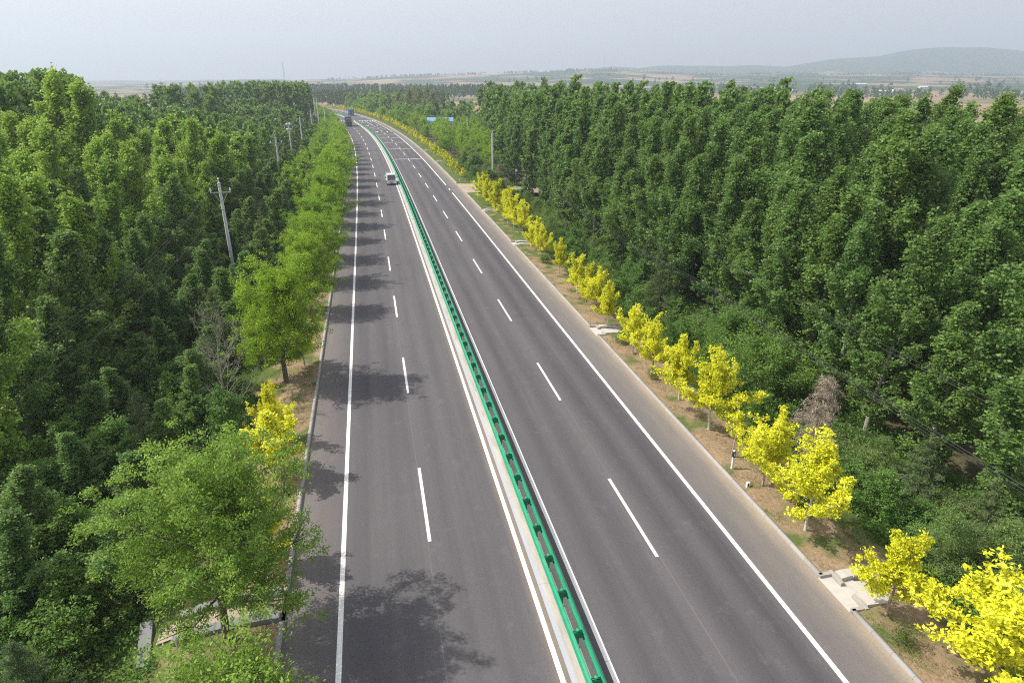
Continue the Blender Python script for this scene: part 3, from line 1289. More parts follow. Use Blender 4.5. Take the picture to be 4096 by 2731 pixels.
def poplar_label(c):
    s = c['s']
    if c['side'] == 1:
        where = ('opposite the vine-covered mound' if s < 46 else 'behind the brownish conifers' if s < 72 else
                 'short of the side road' if s < 118 else 'beyond the bare pole')
        if c['row'] == 0:
            if c['ord'] < 20:
                return ('%s poplar from the front in the first row of the right-hand plantation' % ORD[c['ord']], 'poplars in the front row of the right plantation')
            return ('dark green poplar in the first row of the right-hand plantation, far end', 'poplars in the front row of the right plantation')
        if c['row'] <= 3:
            rw = ('second', 'third', 'fourth')[c['row'] - 1]
            return ('dark poplar in the %s row of the right-hand plantation, %s' % (rw, where), 'poplars in the %s right row %s' % (rw, where))
        return ('tall poplar deep inside the right-hand plantation, %s' % where, 'poplars deep in the right plantation %s' % where)
    where = ('before the nearest pole' if s < 69 else 'between the nearest and second poles' if s < 123 else 'past the second pole')
    if c['light']:
        return ('pale green poplar left of the pole line, ' + where, 'pale poplars in the left wood ' + where)
    if c['off'] > -22:
        return ('low poplar between locusts and pole line, ' + where, 'low poplars beside the pole line ' + where)
    if c['H'] > 18:
        return ('very tall wind-bent poplar rising above the horizon at the far left', 'very tall poplars at the left edge')
    return ('dark poplar in the wood left of the poles, ' + where, 'dark poplars in the left wood ' + where)


for i, c in enumerate(near):
    if c['d'] < 95:
        pr = (PLIGHT if c['light'] else PNEAR)
    else:
        pr = (PMIDL if c['light'] else PMID)
    H0 = 11.0 if c['light'] else 14.0
    sc = c['H'] / H0
    lab, gr = poplar_label(c)
    # keep the slender look: width scales less than height
    w = (c['H'] / H0) ** -.35
    plant('poplar_tree', pr[rr.randrange(len(pr))], (c['x'], c['y'], -1.55), rr.uniform(-1.7, 1.7), sc, lab, 'tree', gr, szx=w * rr.uniform(1.25, 1.65))


def merge_wood(name, items, protos, mat, label, cat='trees'):
    """many low-detail trees in one mesh; items: (x,y,z,H,width,tonebias)"""
    Vs, Fs, Ts = [], [], []
    base = 0
    for (x, y, z, H, w, tb) in items:
        V, F, k, tone, H0 = protos[rr.randrange(len(protos))]
        a = rr.uniform(0, 6.28)
        ca, sa = math.cos(a), math.sin(a)
        f = H / H0
        X = (V[:, 0] * ca - V[:, 1] * sa) * f * w + x
        Y = (V[:, 0] * sa + V[:, 1] * ca) * f * w + y
        Z = V[:, 2] * f + z
        Vs.append(np.stack([X, Y, Z], -1).astype(np.float32))
        Fs.append(F + base)
        Ts.append(np.clip(tone + tb, 0, 1))
        base += len(V)
    me = mesh_np(name, np.concatenate(Vs), np.concatenate(Fs), 3, tone=np.concatenate(Ts))
    me.materials.append(mat)
    o = link_mesh(name, me)
    tag(o, label, cat, kind='stuff')
    return o


def lowpoly_poplar(seed, n, size, H=14, R=2.6, nb=30):
    rng = np.random.default_rng(seed)
    p, s = skeleton(rng, H, .2, R, nb, 28, 62, .55, pop_prof, subs=4, lean=(.03, 0))
    V, F, k, tone = leaf_fill(rng, s, n, .22, size, .85, .25, True, .2, clump=6)
    return (V, F, k, tone, H)


def lowpoly_round(seed, n, size, H=9, R=3.6):
    rng = np.random.default_rng(seed)
    p, s = skeleton(rng, H, .2, R, 26, 15, 70, .4, lambda u: math.sqrt(max(0, 1 - (u * 1.1 - .35) ** 2 * 1.3)), subs=4)
    V, F, k, tone = leaf_fill(rng, s, n, .35, size, .85, .2, True, .1, clump=6)
    return (V, F, k, tone, H)


LP1 = [lowpoly_poplar(80 + i, 2200, .42) for i in range(4)]
LP2 = [lowpoly_poplar(90 + i, 900, .68) for i in range(3)]
LP3 = [lowpoly_poplar(95 + i, 260, 1.25) for i in range(3)]
LR = [lowpoly_round(100 + i, 700, .75) for i in range(3)]
LRF = [lowpoly_round(110 + i, 160, 1.6) for i in range(3)]
it_a = [(c['x'], c['y'], -1.55, c['H'], (c['H'] / 14) ** -.35 * rr.uniform(.95, 1.2), .2 if c['light'] else 0) for c in rest if c['d'] < 175]
it_b = [(c['x'], c['y'], -1.55, c['H'], (c['H'] / 14) ** -.35 * rr.uniform(1.0, 1.25), .2 if c['light'] else 0) for c in rest if c['d'] >= 175]
V_all = None


def two_merge(name, a, pa, b_, pb, mat, label):
    Vs, Fs, Ts = [], [], []
    base = 0
    for items, protos in ((a, pa), (b_, pb)):
        for (x, y, z, H, w, tb) in items:
            V, F, k, tone, H0 = protos[rr.randrange(len(protos))]
            an = rr.uniform(-.8, .8)
            ca, sa = math.cos(an), math.sin(an)
            f = H / H0
            X = (V[:, 0] * ca - V[:, 1] * sa) * f * w + x
            Y = (V[:, 0] * sa + V[:, 1] * ca) * f * w + y
            Vs.append(np.stack([X, Y, V[:, 2] * f + z], -1).astype(np.float32))
            Fs.append(F + base)
            Ts.append(np.clip(tone + tb, 0, 1))
            base += len(V)
    me = mesh_np(name, np.concatenate(Vs), np.concatenate(Fs), 3, tone=np.concatenate(Ts))
    me.materials.append(mat)
    o = link_mesh(name, me)
    tag(o, label, 'trees', kind='stuff')


two_merge('poplar_wood', it_a, LP1, it_b, LP2, M['poplar'], 'mass of poplars filling the deeper and farther parts of both woods')
print('WOOD', len(it_a), len(it_b))

# ---- roadside locusts on the left
dome = lambda u: math.sqrt(max(0.02, 1 - (u * 1.18 - .38) ** 2 * 1.25))


def mk_locust(seed, H, R, n, size, leaf, cb=.26, spread=.26, tone=.3, clump=26, lean=0, zf=.8):
    rng = np.random.default_rng(seed)
    p, s = skeleton(rng, H, cb, R, 40, 6, 62, .45, dome, subs=7, trunk_r=.17, wob=.22, sublen=.42, top=.74, lean=(lean, 0))
    la = leaf_fill(rng, s, n, spread, size, .5, .15, False, .35, tone_amp=tone, clump=clump, flat=.7, zf=zf)
    return proto('locust', p, la, M['bark_dark'], M[leaf])


big = mk_locust(201, 8.1, 3.6, 80000, .105, 'locust_dark', cb=.24, spread=.27, lean=.09, clump=70, zf=.6)
LOC = [mk_locust(210 + i, 8.0, (3.1, 3.3, 2.9)[i], 66000, .11, 'locust', clump=60, spread=.28, cb=.17) for i in range(3)]
LOCF = [mk_locust(220 + i, 8.0, (3.2, 3.4)[i], 13000, .21, 'locust', clump=14) for i in range(2)]
x, y = P(20.7, -12.7)
plant('locust_tree', big, (float(x), float(y), .05), 0.0, .97, 'large spreading locust with dark forked trunk beside the concrete channel, overhanging the left kerb', 'tree', None)
x, y = P(43.0, -12.9)
plant('locust_tree', LOC[0], (float(x), float(y), .02), 1.2, 1.06, 'bright green dense locust right of the bare grey tree, with two stems', 'tree', None, 1.02)
ls = [57.5] + [66.8 + 9.2 * i for i in range(30)] + [346 + 9 * i for i in range(19)]
words = ['third', 'fourth', 'fifth', 'sixth', 'seventh', 'eighth', 'ninth', 'tenth']
for i, s in enumerate(ls):
    off = (-12.1 if s < 170 else -12.8 if s < 230 else -13.6 if s < 340 else -12.6) + rr.uniform(-.4, .3)
    x, y = P(s, off)
    if i < 8:
        lab, gr = '%s locust from the front in the row along the left kerb' % words[i], 'locusts along the left kerb'
    else:
        lab, gr = 'small-looking locust in the far part of the row along the left kerb', 'locusts along the left kerb, far part'
    pr = LOC[i % 3] if s < 110 else LOCF[i % 2]
    plant('locust_tree', pr, (float(x), float(y), 0), rr.uniform(0, 6.28), rr.uniform(.80, 1.04) * (.9 if s > 150 else 1) * (.85 if s > 230 else 1), lab, 'tree', gr, rr.uniform(1.02, 1.18) if s < 110 else rr.uniform(1.1, 1.25))
# second rank of round trees between locusts and poles, further on
for i in range(16):
    s = 95 + i * 14 + rr.uniform(-4, 4)
    x, y = P(s, -17.3 + rr.uniform(-1, 1))
    plant('round_tree', LOCF[i % 2], (float(x), float(y), -1), rr.uniform(0, 6), rr.uniform(.8, 1.0), 'rounded green tree squeezed between the left kerb row and the poles', 'tree', 'rounded trees behind the left kerb row')
# tree crown at the bottom edge, trunk outside the frame
p = at(840, 2960, 2.2)
plant('locust_tree', mk_locust(205, 4.6, 2.5, 30000, .12, 'locust_dark', cb=.2), (p.x, p.y, -.4), 0, 1.0,
      'pale leafy locust top poking up at the bottom edge left of the road', 'tree')
p = at(1075, 2800, 1.0)
mp = np.random.default_rng(5)
sk, sg = skeleton(mp, 2.3, .08, 1.0, 16, 30, 80, .3, lambda u: 1 - .5 * u, subs=4, trunk_r=.03)
spr = proto('sapling', sk, leaf_fill(mp, sg, 2600, .10, .17, .3, -.2, False, .3, flat=.6), M['bark_dark'], M['locust'])
plant('sapling', spr, (p.x, p.y, .1), 0, 1.0, 'small sapling with long bright leaves leaning over the left kerb at the bottom edge', 'sapling')
p = at(1120, 2520, 0)


# ---- golden maples
def mk_maple(seed, H, R, n, size, nb=24, wild=.2, clump=7):
    rng = np.random.default_rng(seed)
    pf = lambda u: (.85 + .35 * math.sin(u * 11 + seed)) * (1.0 - .5 * u) * rng.uniform(.7, 1.3)
    p, s = skeleton(rng, H, .30, R, nb, 5, 72, .75, pf, subs=5, trunk_r=.055, wob=.1, sublen=.42, top=.86)
    la = leaf_fill(rng, s, n, .085, size, .55, .5, False, .15, tone_amp=.26, clump=clump, flat=.3)
    return p, la


MAP = []
for i in range(5):
    p_, la_ = mk_maple(300 + i, 3.4, (1.75, 1.45, 1.9, 1.6, 1.3)[i], 16000, .10)
    MAP.append((p_, la_))
MAPP = [proto('maple', p_, la_, M['bark_maple'] if i % 2 else M['bark_white'], M['maple']) for i, (p_, la_) in enumerate(MAP)]
thin = proto('maple', *[mk_maple(320, 3.0, .75, 1500, .12, nb=9)[k] for k in (0, 1)], M['bark_maple'], M['maple'])
MAPF = [proto('maple', *mk_maple(330 + i, 3.2, 1.5, 1700, .26, clump=8), M['bark_white'], M['maple']) for i in range(3)]
# (s, off, height, width factor, proto, words)
near_maples = [
    (12.7, 12.5, 4.3, 1.50, 3, 'huge bushy golden maple filling the lower right corner'),
    (16.6, 11.9, 3.5, .95, 1, 'golden maple with ragged crown beside the nearest kerb inlet'),
    (21.6, 11.9, 4.0, 1.05, 0, 'big round golden maple with pale leaning trunk, above the nearest kerb inlet'),
    (25.3, 12.1, 3.5, 1.02, 3, 'golden maple with spread branches and curved white trunk, by the small marker block'),
    (28.0, 11.9, 2.9, .8, 9, 'spindly nearly leafless golden maple sapling beside the marker post'),
    (30.9, 12.1, 4.1, 1.12, 2, 'broad full golden maple in front of the vine-covered mound'),
    (34.8, 12.1, 3.9, .92, 4, 'tall narrow golden maple leaning on the broad full one'),
    (39.1, 12.2, 3.3, .95, 1, 'golden maple with upswept left branches, before the second kerb inlet gap'),
    (42.6, 12.1, 3.2, .95, 0, 'compact golden maple just this side of the second kerb inlet'),
    (48.6, 12.3, 3.4, .80, 4, 'upright golden maple right behind the second kerb inlet'),
    (52.0, 12.4, 3.3, 1.0, 3, 'first golden maple beyond the second kerb inlet group, before the brownish conifers'),
    (54.9, 12.5, 3.1, .92, 1, 'second golden maple of the trio in front of the brownish conifers'),
    (57.6, 12.5, 3.1, .95, 2, 'third golden maple of the trio in front of the brownish conifers'),
    (64.5, 12.7, 3.3, .80, 4, 'lone golden maple with a bare stem gap in front of it'),
    (71.0, 12.5, 3.1, .95, 0, 'golden maple in the pair short of the third kerb inlet, nearer one'),
    (74.5, 12.5, 3.3, .95, 3, 'golden maple in the pair short of the third kerb inlet, farther one'),
]
for (s, off, h, w, k, lab) in near_maples:
    x, y = P(s, off)
    pr = thin if k == 9 else MAPP[k]
    h0 = 3.0 if k == 9 else 3.4
    plant('golden_maple', pr, (float(x), float(y), verge_z(off) - .03), rr.uniform(0, 6.28), h / h0, lab, 'tree', 'golden maples along the right kerb', w * (h / h0) ** -.3 * 1.14)
s = 83.0
i = 0
while s < 520:
    if not (116 < s < 133) and not (96 < s < 99) and not (345 < s < 350):
        off = 12.7 + rr.uniform(-.35, .35)
        x, y = P(s, off)
        if s < 116:
            lab, gr = 'golden maple in the thick clump between the third kerb inlet and the side road', 'golden maples short of the side road'
        elif s < 275:
            lab, gr = 'golden maple between the side road and the purple sign board', 'golden maples from side road to sign'
        else:
            lab, gr = 'tiny distant golden maple in the row beyond the purple sign board', 'golden maples beyond the sign'
        pr = MAPP[rr.randrange(5)] if s < 130 else MAPF[rr.randrange(3)]
        ff = 1.1 if s < 133 else .82
        plant('golden_maple', pr, (float(x), float(y), verge_z(off) - .03), rr.uniform(0, 6.28), rr.uniform(.8, 1.12) * ff, lab, 'tree', gr, rr.uniform(.95, 1.15))
    s += 3.7 + rr.uniform(-.6, 1.2) + (0 if s < 133 else 1.5)
for (s, off, h, w, k, lab) in [
    (31.4, -12.1, 3.3, 1.75, 4, 'round golden maple on the left verge between the two big locusts'),
    (35.2, -12.6, 3.2, .85, 1, 'slim spiky golden maple on the left verge short of the bright locust'),
    (45.5, -11.9, 3.0, 1.0, 1, 'golden maple half hidden under the bright two-stemmed locust'),
    (24.6, -11.9, 3.6, .95, 3, 'golden maple showing through the crown of the large spreading locust')]:
    x, y = P(s, off)
    plant('golden_maple', MAPP[k], (float(x), float(y), .05), rr.uniform(0, 6.28), h / 3.4, lab, 'tree', 'golden maples on the left verge', w * (h / 3.4) ** -.3)


# ---- shrubs and undergrowth on the right
def mk_bush(seed, H, R, n, size, leaf, bark='bark_dark', aspect=.55, spread=.16, clump=14, nb=26):
    rng = np.random.default_rng(seed)
    p, s = skeleton(rng, H, .06, R, nb, 12, 78, .4, lambda u: math.sqrt(max(.03, 1 - u ** 2)), subs=4, trunk_r=.035, wob=.12, top=.85)
    return proto('bush', p, leaf_fill(rng, s, n, spread, size, aspect, .1, False, .2, clump=clump, flat=.5), M[bark], M[leaf])


BUSH = [mk_bush(400, 2.4, 1.6, 6500, .12, 'shrub'), mk_bush(401, 2.8, 1.5, 6500, .12, 'shrub'), mk_bush(402, 2.2, 1.8, 6500, .11, 'shrub_pale', aspect=.3)]
BUSHT = [mk_bush(410, 4.2, 1.9, 11000, .13, 'shrub'), mk_bush(411, 4.5, 1.8, 11000, .12, 'shrub_pale', aspect=.28)]


def mk_conifer(seed, H, R, n, leaf='conifer', size=.16):
    rng = np.random.default_rng(seed)
    polys, segs = skeleton(rng, H, .06, R, 60, -6, 22, -.15, lambda u: 1.02 - u * .95, subs=6, trunk_r=.09, wob=.06, sublen=.3, top=.98)
    return proto('conifer', polys, leaf_fill(rng, segs, n, .07, size, .16, .35, False, .6, clump=0, tone_amp=.3, flat=.5), M['bark_dark'], M[leaf])


CON = [mk_conifer(500, 7.0, 2.2, 26000), mk_conifer(501, 6.0, 1.9, 22000)]
mound = mk_bush(420, 3.4, 3.4, 30000, .12, 'shrub', nb=60, spread=.22)
x, y = P(36.0, 19.3)
plant('vine_mound', mound, (float(x), float(y), -1.2), .3, 1.0, 'smooth green mound of climbing vines behind the broad golden maple', 'bush', None, 1.25)
x, y = P(43, 20.5)
plant('vine_mound', mound, (float(x), float(y), -1.2), 2.0, .9, 'second, darker vine hummock against the front poplars', 'bush', None, 1.1)
# dead brown conifer draped over
rng = np.random.default_rng(77)
pk, sg = skeleton(rng, 4.6, .05, 1.15, 90, -25, 30, -.5, lambda u: 1.0 - u * .8, subs=5, trunk_r=.06, lean=(.10, .05), sublen=.5)
dead = proto('dead', pk, leaf_fill(rng, sg, 9000, .07, .22, .05, .6, False, .5), M['deadtwig'], M['deadtwig'], crown_name='dead_twigs')
x, y = P(27.9, 16.6)
plant('dead_conifer', dead, (float(x), float(y), -.9), .4, 1.12, 'dead brown leaning conifer tangled with dry vines above the golden maples', 'tree', None, 1.35)
x, y = P(113.0, 17.6)
plant('dead_bush', dead, (float(x), float(y), -1.0), 2.4, .95, 'reddish-brown dead bush near the side road', 'bush', None, 1.3)
x, y = P(133.0, 20.0)
plant('dead_bush', dead, (float(x), float(y), -1.0), 1.4, .9, 'grey-brown thicket beside the tall bare pole', 'bush', None, 1.6)
for (s, off, k, sc, w, lab) in [
    (53.0, 19.0, 0, 1.0, 1.0, 'brownish-green conifer with drooping layered boughs behind the trio of golden maples'),
    (60.0, 20.5, 1, .95, 1.0, 'smaller olive conifer just behind the drooping layered one'),
    (19.0, 18.6, 0, .72, 1.15, 'grey-green spreading juniper near the right edge behind the nearest maples'),
    (14.6, 18.2, 1, .8, 1.1, 'dark blue-green conifer at the right edge above the corner maple'),
    (23.5, 19.8, 1, .75, 1.3, 'dull olive juniper bush under the slanting cable')]:
    x, y = P(s, off)
    plant('conifer', CON[k], (float(x), float(y), verge_z(off) - .05), rr.uniform(0, 6), sc, lab, 'conifer', None, w)
for (s, off, k, sc, w, lab) in [
    (18.3, 15.8, 1, .85, 1.0, 'willow-leaved pale shrub behind the ragged maple at the nearest inlet'),
    (22.6, 16.6, 0, .7, 1.2, 'leafy green sumac shrub right of the big round golden maple'),
    (14.0, 15.6, 1, .8, 1.2, 'pale long-leaved shrub between the ragged maple and the corner maple'),
    (110.5, 15.6, 0, .95, 1.1, 'dark rounded bush poking through the golden clump by the side road'),
    (92.0, 15.2, 1, .8, 1.1, 'olive bush mingled with golden maples past the third inlet')]:
    x, y = P(s, off)
    plant('tall_shrub', BUSHT[k], (float(x), float(y), verge_z(off) - .05), rr.uniform(0, 6), sc, lab, 'shrub', None, w)
for i in range(120):
    s = 8 + i * 1.35 + rr.uniform(-.6, .6)
    off = 16.4 + (i % 3) * 1.9 + rr.uniform(-.6, .6)
    if s > 118 and s < 131 and off < 19:
        continue
    x, y = P(s, off)
    k = rr.choice((0, 1, 0, 1, 2))
    sw = 'near the marker post' if s < 30 else 'around the second kerb inlet' if s < 60 else 'around the third kerb inlet' if s < 90 else 'just short of the side road' if s < 118 else 'beyond the side road'
    if 29 < s < 42 and off > 17:
        continue
    pr = BUSH[k] if rr.random() < .7 else BUSHT[rr.randrange(2)]
    plant('shrub', pr, (float(x), float(y), verge_z(off) - .1), rr.uniform(0, 6), rr.uniform(.6, .95), ('pale narrow-leaved ' if k == 2 else 'leafy green ') + 'shrub between golden maples and poplars, ' + sw, 'shrub', 'shrubs right of the maples ' + ('pale ' if k == 2 else 'green ') + sw, rr.uniform(1, 1.3))
for i in range(46):
    s = 170 + i * 7 + rr.uniform(-2, 2)
    off = 17.5 + rr.uniform(-2, 4)
    x, y = P(s, off)
    plant('round_tree', LOCF[i % 2], (float(x), float(y), -1), rr.uniform(0, 6), rr.uniform(.55, .95), 'rounded green tree behind the distant golden row on the right', 'tree', 'rounded trees behind the distant golden row', 1.1)
for i in range(10):
    s = 133 + i * 4.2
    off = 17.5 + rr.uniform(-1.5, 5)
    x, y = P(s, off)
    plant('tall_shrub', BUSHT[i % 2], (float(x), float(y), -1.2), rr.uniform(0, 6), rr.uniform(.8, 1.15), 'tall tangled bush on the right just past the side road', 'shrub', 'bushes just past the side road', 1.3)

WEED = [mk_bush(430, .7, .6, 1500, .10, 'shrub', nb=14), mk_bush(431, .55, .5, 1200, .09, 'grass', nb=12, aspect=.25)]
for (s, off, k, lab) in [(44.6, 12.0, 0, 'leafy weed clump on the verge just before the second kerb inlet'),
                         (23.6, 12.9, 0, 'dark weed tuft under the big round golden maple'),
                         (34.0, 13.2, 1, 'grassy weed tuft behind the broad golden maple'),
                         (15.2, 11.5, 1, 'grassy tuft by the kerb before the nearest inlet'),
                         (69.0, 12.1, 0, 'small weed clump by the kerb before the golden maple pair'),
                         (38.0, 11.6, 1, 'grassy weed tuft beside the right kerb level with the tall narrow maple')]:
    x, y = P(s, off)
    plant('weed', WEED[k], (float(x), float(y), verge_z(off)), s, 1.0, lab, 'weed')
# ---- left understorey
for i in range(60):
    s = 6 + (i % 15) * 2.6 + rr.uniform(-1, 1)
    off = -(19.5 + (i // 15) * 2.9 + rr.uniform(-1, 1))
    x, y = P(s, off)
    plant('shrub', BUSHT[0] if i % 3 else BUSH[i % 2], (float(x), float(y), -1.6), rr.uniform(0, 6), rr.uniform(.7, 1.05), 'dark shrub under the poplars at the lower left of the photo', 'shrub', 'shrubs under the lower left poplars', rr.uniform(1.1, 1.4))
for i in range(64):
    s = 12 + i * 1.5 + rr.uniform(-.6, .6)
    off = -(15.4 + (i % 4) * 1.8 + rr.uniform(-.6, .6))
    if 17 < s < 26 and off > -17.8:
        continue
    x, y = P(s, off)
    pr = BUSH[rr.choice((0, 1))] if rr.random() < .6 else BUSHT[0]
    plant('shrub', pr, (float(x), float(y), verge_z(off) - .1), rr.uniform(0, 6), rr.uniform(.6, .95), 'dark shaded shrub behind the left verge, ' + ('near the spreading locust' if s < 36 else 'near the bare grey tree' if s < 60 else 'near the nearest pole'), 'shrub', 'shrubs behind the left verge ' + str(int(s // 24)), rr.uniform(1, 1.2))
rng = np.random.default_rng(88)
pk, sg = skeleton(rng, 6.4, .14, 3.6, 15, 28, 66, .5, lambda u: 1.0 - u * .35, subs=12, trunk_r=.12, sublen=.38, wob=.2)
extra = []
for (a, b_, w_, d_) in sg[:]:
    if w_ == 1.0:
        for _ in range(3):
            q = a + (b_ - a) * rng.uniform(.2, 1)
            e_ = q + d_ * .5 + rng.normal(0, .28, 3)
            extra.append((np.array([q, e_]), [.009, .003], 3))
bare = proto('bare', pk + extra, leaf_fill(rng, sg, 1500, .10, .08, .4, .2), M['bark_bare'], M['shrub_pale'])
x, y = P(39.5, -16.0)
plant('bare_tree', bare, (float(x), float(y), -.9), .6, .86, 'nearly leafless pale grey tree with fanned branches left of the bright locust', 'tree')
for (s, off, k, sc, w, lab) in [
    (19.0, -18.2, 1, .72, 1.1, 'young spruce with upturned shoots at the lower left corner'),
    (33.0, -18.5, 0, .85, 1.0, 'dark conifer below the bare grey tree'),
    (48.0, -18.0, 0, .95, .9, 'dark conifer behind the bare grey tree'),
    (79.0, -18.5, 0, 1.1, .9, 'blackish conifer beside the kerb row near the first pole')]:
    x, y = P(s, off)
    plant('conifer', CON[k], (float(x), float(y), -1.2), rr.uniform(0, 6), sc, lab, 'conifer', None, w)

# ---- willows and mid-distance trees
for i in range(46):
    s = 152 + i * 2.6
    lim = 24 + (s - 150) * .16
    off = rr.uniform(21.5, max(22.5, lim))
    x, y = P(s, off)
    plant('round_tree', LOCF[i % 2], (float(x), float(y), -1.5), rr.uniform(0, 6), rr.uniform(.6, 1.0), 'rounded tree in the mixed strip beyond the bare pole, before the tall poplars', 'tree', 'rounded trees in the strip beyond the bare pole', 1.15)
rng = np.random.default_rng(91)


def mk_willow(seed):
    rng = np.random.default_rng(seed)
    polys, segs = skeleton(rng, 12, .2, 4.6, 40, 30, 75, .2, dome, subs=3, trunk_r=.3, sublen=.3)
    hang = []
    for (a, b_, w_, d_) in segs:
        for _ in range(2):
            q = a + (b_ - a) * rng.uniform(0, 1)
            L = rng.uniform(1.4, 3.6)
            hang.append((q, q + np.array([rng.normal(0, .25), rng.normal(0, .25), -L]), 1.0, np.array([0, 0, -1.0])))
    return proto('willow', polys, leaf_fill(rng, segs + hang, 12000, .22, .42, .3, .8, False, .5, clump=8, tone_amp=.2), M['bark_dark'], M['willow'])


WIL = [mk_willow(600), mk_willow(601)]
for i, (px, py, h) in enumerate([(1560, 470, 12.0), (1600, 478, 13.0), (1640, 476, 14.5), (1680, 478, 15.0), (1715, 480, 15.8), (1540, 462, 12.5), (1660, 466, 15.5), (1735, 490, 13.5)]):
    p = at(px, py, -1.5)
    plant('willow_tree', WIL[i % 2], (p.x, p.y, -1.5), i * 1.3, h / 12.0, 'pale olive weeping willow in the clump behind the far golden row', 'tree', 'pale willows behind the far golden row', 1.05)
rng = np.random.default_rng(92)
items = []
for i in range(70):
    px = rng.uniform(1480, 1900)
    py = rng.uniform(478, 515)
    p = at(px, py, -1.5)
    s_, o_ = road_off(np.array([p.x]), np.array([p.y]))
    if o_[0] < 19:
        continue
    items.append((p.x, p.y, -1.5, rng.uniform(5.5, 9.0), 1.1, rng.uniform(-.1, .15)))
merge_wood('round_tree_wood', items, LR, M['locust_dark'], 'mixed rounded trees around the blue-roofed building, beyond the pole')


def belt(name, y0, y1, p0, p1, h0, h1, step, protos, mat, label, zg=-1.5, w=1.1, dens=1.0, avoid=True):
    items = []
    y = y0
    while y <= y1:
        zc = y * COST
        x = (p0 - 2048) / FPX * zc
        x1 = (p1 - 2048) / FPX * zc
        while x < x1:
            if rr.random() < dens and (dens >= 1 or math.sin(x * .013 + y * .031 + p0) + math.sin(x * .037 - y * .01) > -.3 + (1 - dens) * .6):
                xx, yy = x + rr.uniform(-step, step) * .4, y + rr.uniform(-step, step) * .4
                s_, o_ = road_off(np.array([xx]), np.array([yy]))
                if not avoid or abs(o_[0]) > 17 or yy > 640:
                    items.append((xx, yy, float(ground_height(xx, yy)) - .3, rr.uniform(h0, h1), w, rr.uniform(-.12, .12)))
            x += step
        y += step
    if items:
        merge_wood(name, items, protos, mat, label)


belt('far_wood', 400, 470, 1190, 1640, 8, 11, 7, LR, M['locust_dark'], 'green wood behind the bend of the road')
belt('far_wood', 480, 620, 1150, 1780, 11, 14, 8, LP3, M['farleaf'], 'dark belt of poplars beyond the bend, below the distant wood')
belt('far_wood', 780, 960, 1180, 1960, 13, 17, 12, LP3, M['farleaf'], 'hazy blue-green wood in front of the low hills, middle of the skyline')
belt('far_wood', 330, 420, 640, 1180, 8, 12, 8, LR, M['farleaf'], 'dark wood at the foot of the tall poplar blocks')
belt('far_wood', 620, 720, 640, 1240, 9, 13, 11, LRF, M['farleaf'], 'hazy treeline across fields behind the left woods')
belt('far_wood', 1250, 1500, 600, 1400, 10, 14, 26, LRF, M['farleaf'], 'scattered far copses on the left slopes', dens=.35)
belt('far_wood', 1000, 1150, 1900, 3600, 8, 14, 18, LRF, M['farleaf'], 'bluish treeline across the far fields above the right plantation', dens=.6)
belt('far_wood', 2380, 2520, 1300, 4300, 3.5, 7, 13, LRF, M['farleaf'], 'ragged hazy woods along the crest of the low ridge', dens=.75)
belt('far_wood', 1500, 1900, 2000, 4300, 8, 13, 30, LRF, M['farleaf'], 'thin lines of trees between terraced fields below the hills', dens=.22)
belt('far_wood', 760, 860, 3300, 4300, 7, 11, 13, LRF, M['farleaf'], 'hedge-like treeline behind the orange field on the right', dens=.6)
belt('far_wood', 330, 345, 1760, 1870, 9, 12, 6, LP2, M['farleaf'], 'dark cluster of trees just before the pale field in the middle')
# individually visible far copse trees
FT = [proto('ft', [(np.array([[0, 0, 0], [0, 0, 3.0]]), [.25, .15], 6)], (v[0], v[1], 3, v[3]), M['bark_dark'], M['farleaf']) for v in LR]
for i, (px, py, h) in enumerate([(3800, 386, 13), (3840, 384, 14), (3870, 386, 13), (3900, 384, 15), (3940, 386, 16), (3985, 386, 15), (4020, 388, 12), (3760, 388, 9), (3830, 352, 14), (3290, 372, 10), (2880, 366, 12), (2830, 366, 10), (1905, 386, 9), (1835, 400, 14), (1815, 404, 11), (560, 432, 9), (530, 430, 8), (590, 430, 9), (510, 430, 8), (620, 430, 9)]):
    p = at_ground(px, py)
    lab = 'lone distant rounded tree above the right plantation'
    gr = 'distant trees above the right plantation'
    if px > 3700:
        lab, gr = 'rounded tree in the copse at the edge of the orange field, far right', 'copse trees by the orange field'
    elif px < 700:
        lab, gr = 'distant flat-topped tree beside the small brown field at left', 'trees beside the small brown field'
    elif px < 2000:
        lab, gr = 'distant tree beside the pale field and white sheds', 'trees beside the pale field'
    plant('far_tree', FT[i % 3], (p.x, p.y, p.z - .2), i, h / 9.0, lab, 'tree', gr, 1.15)


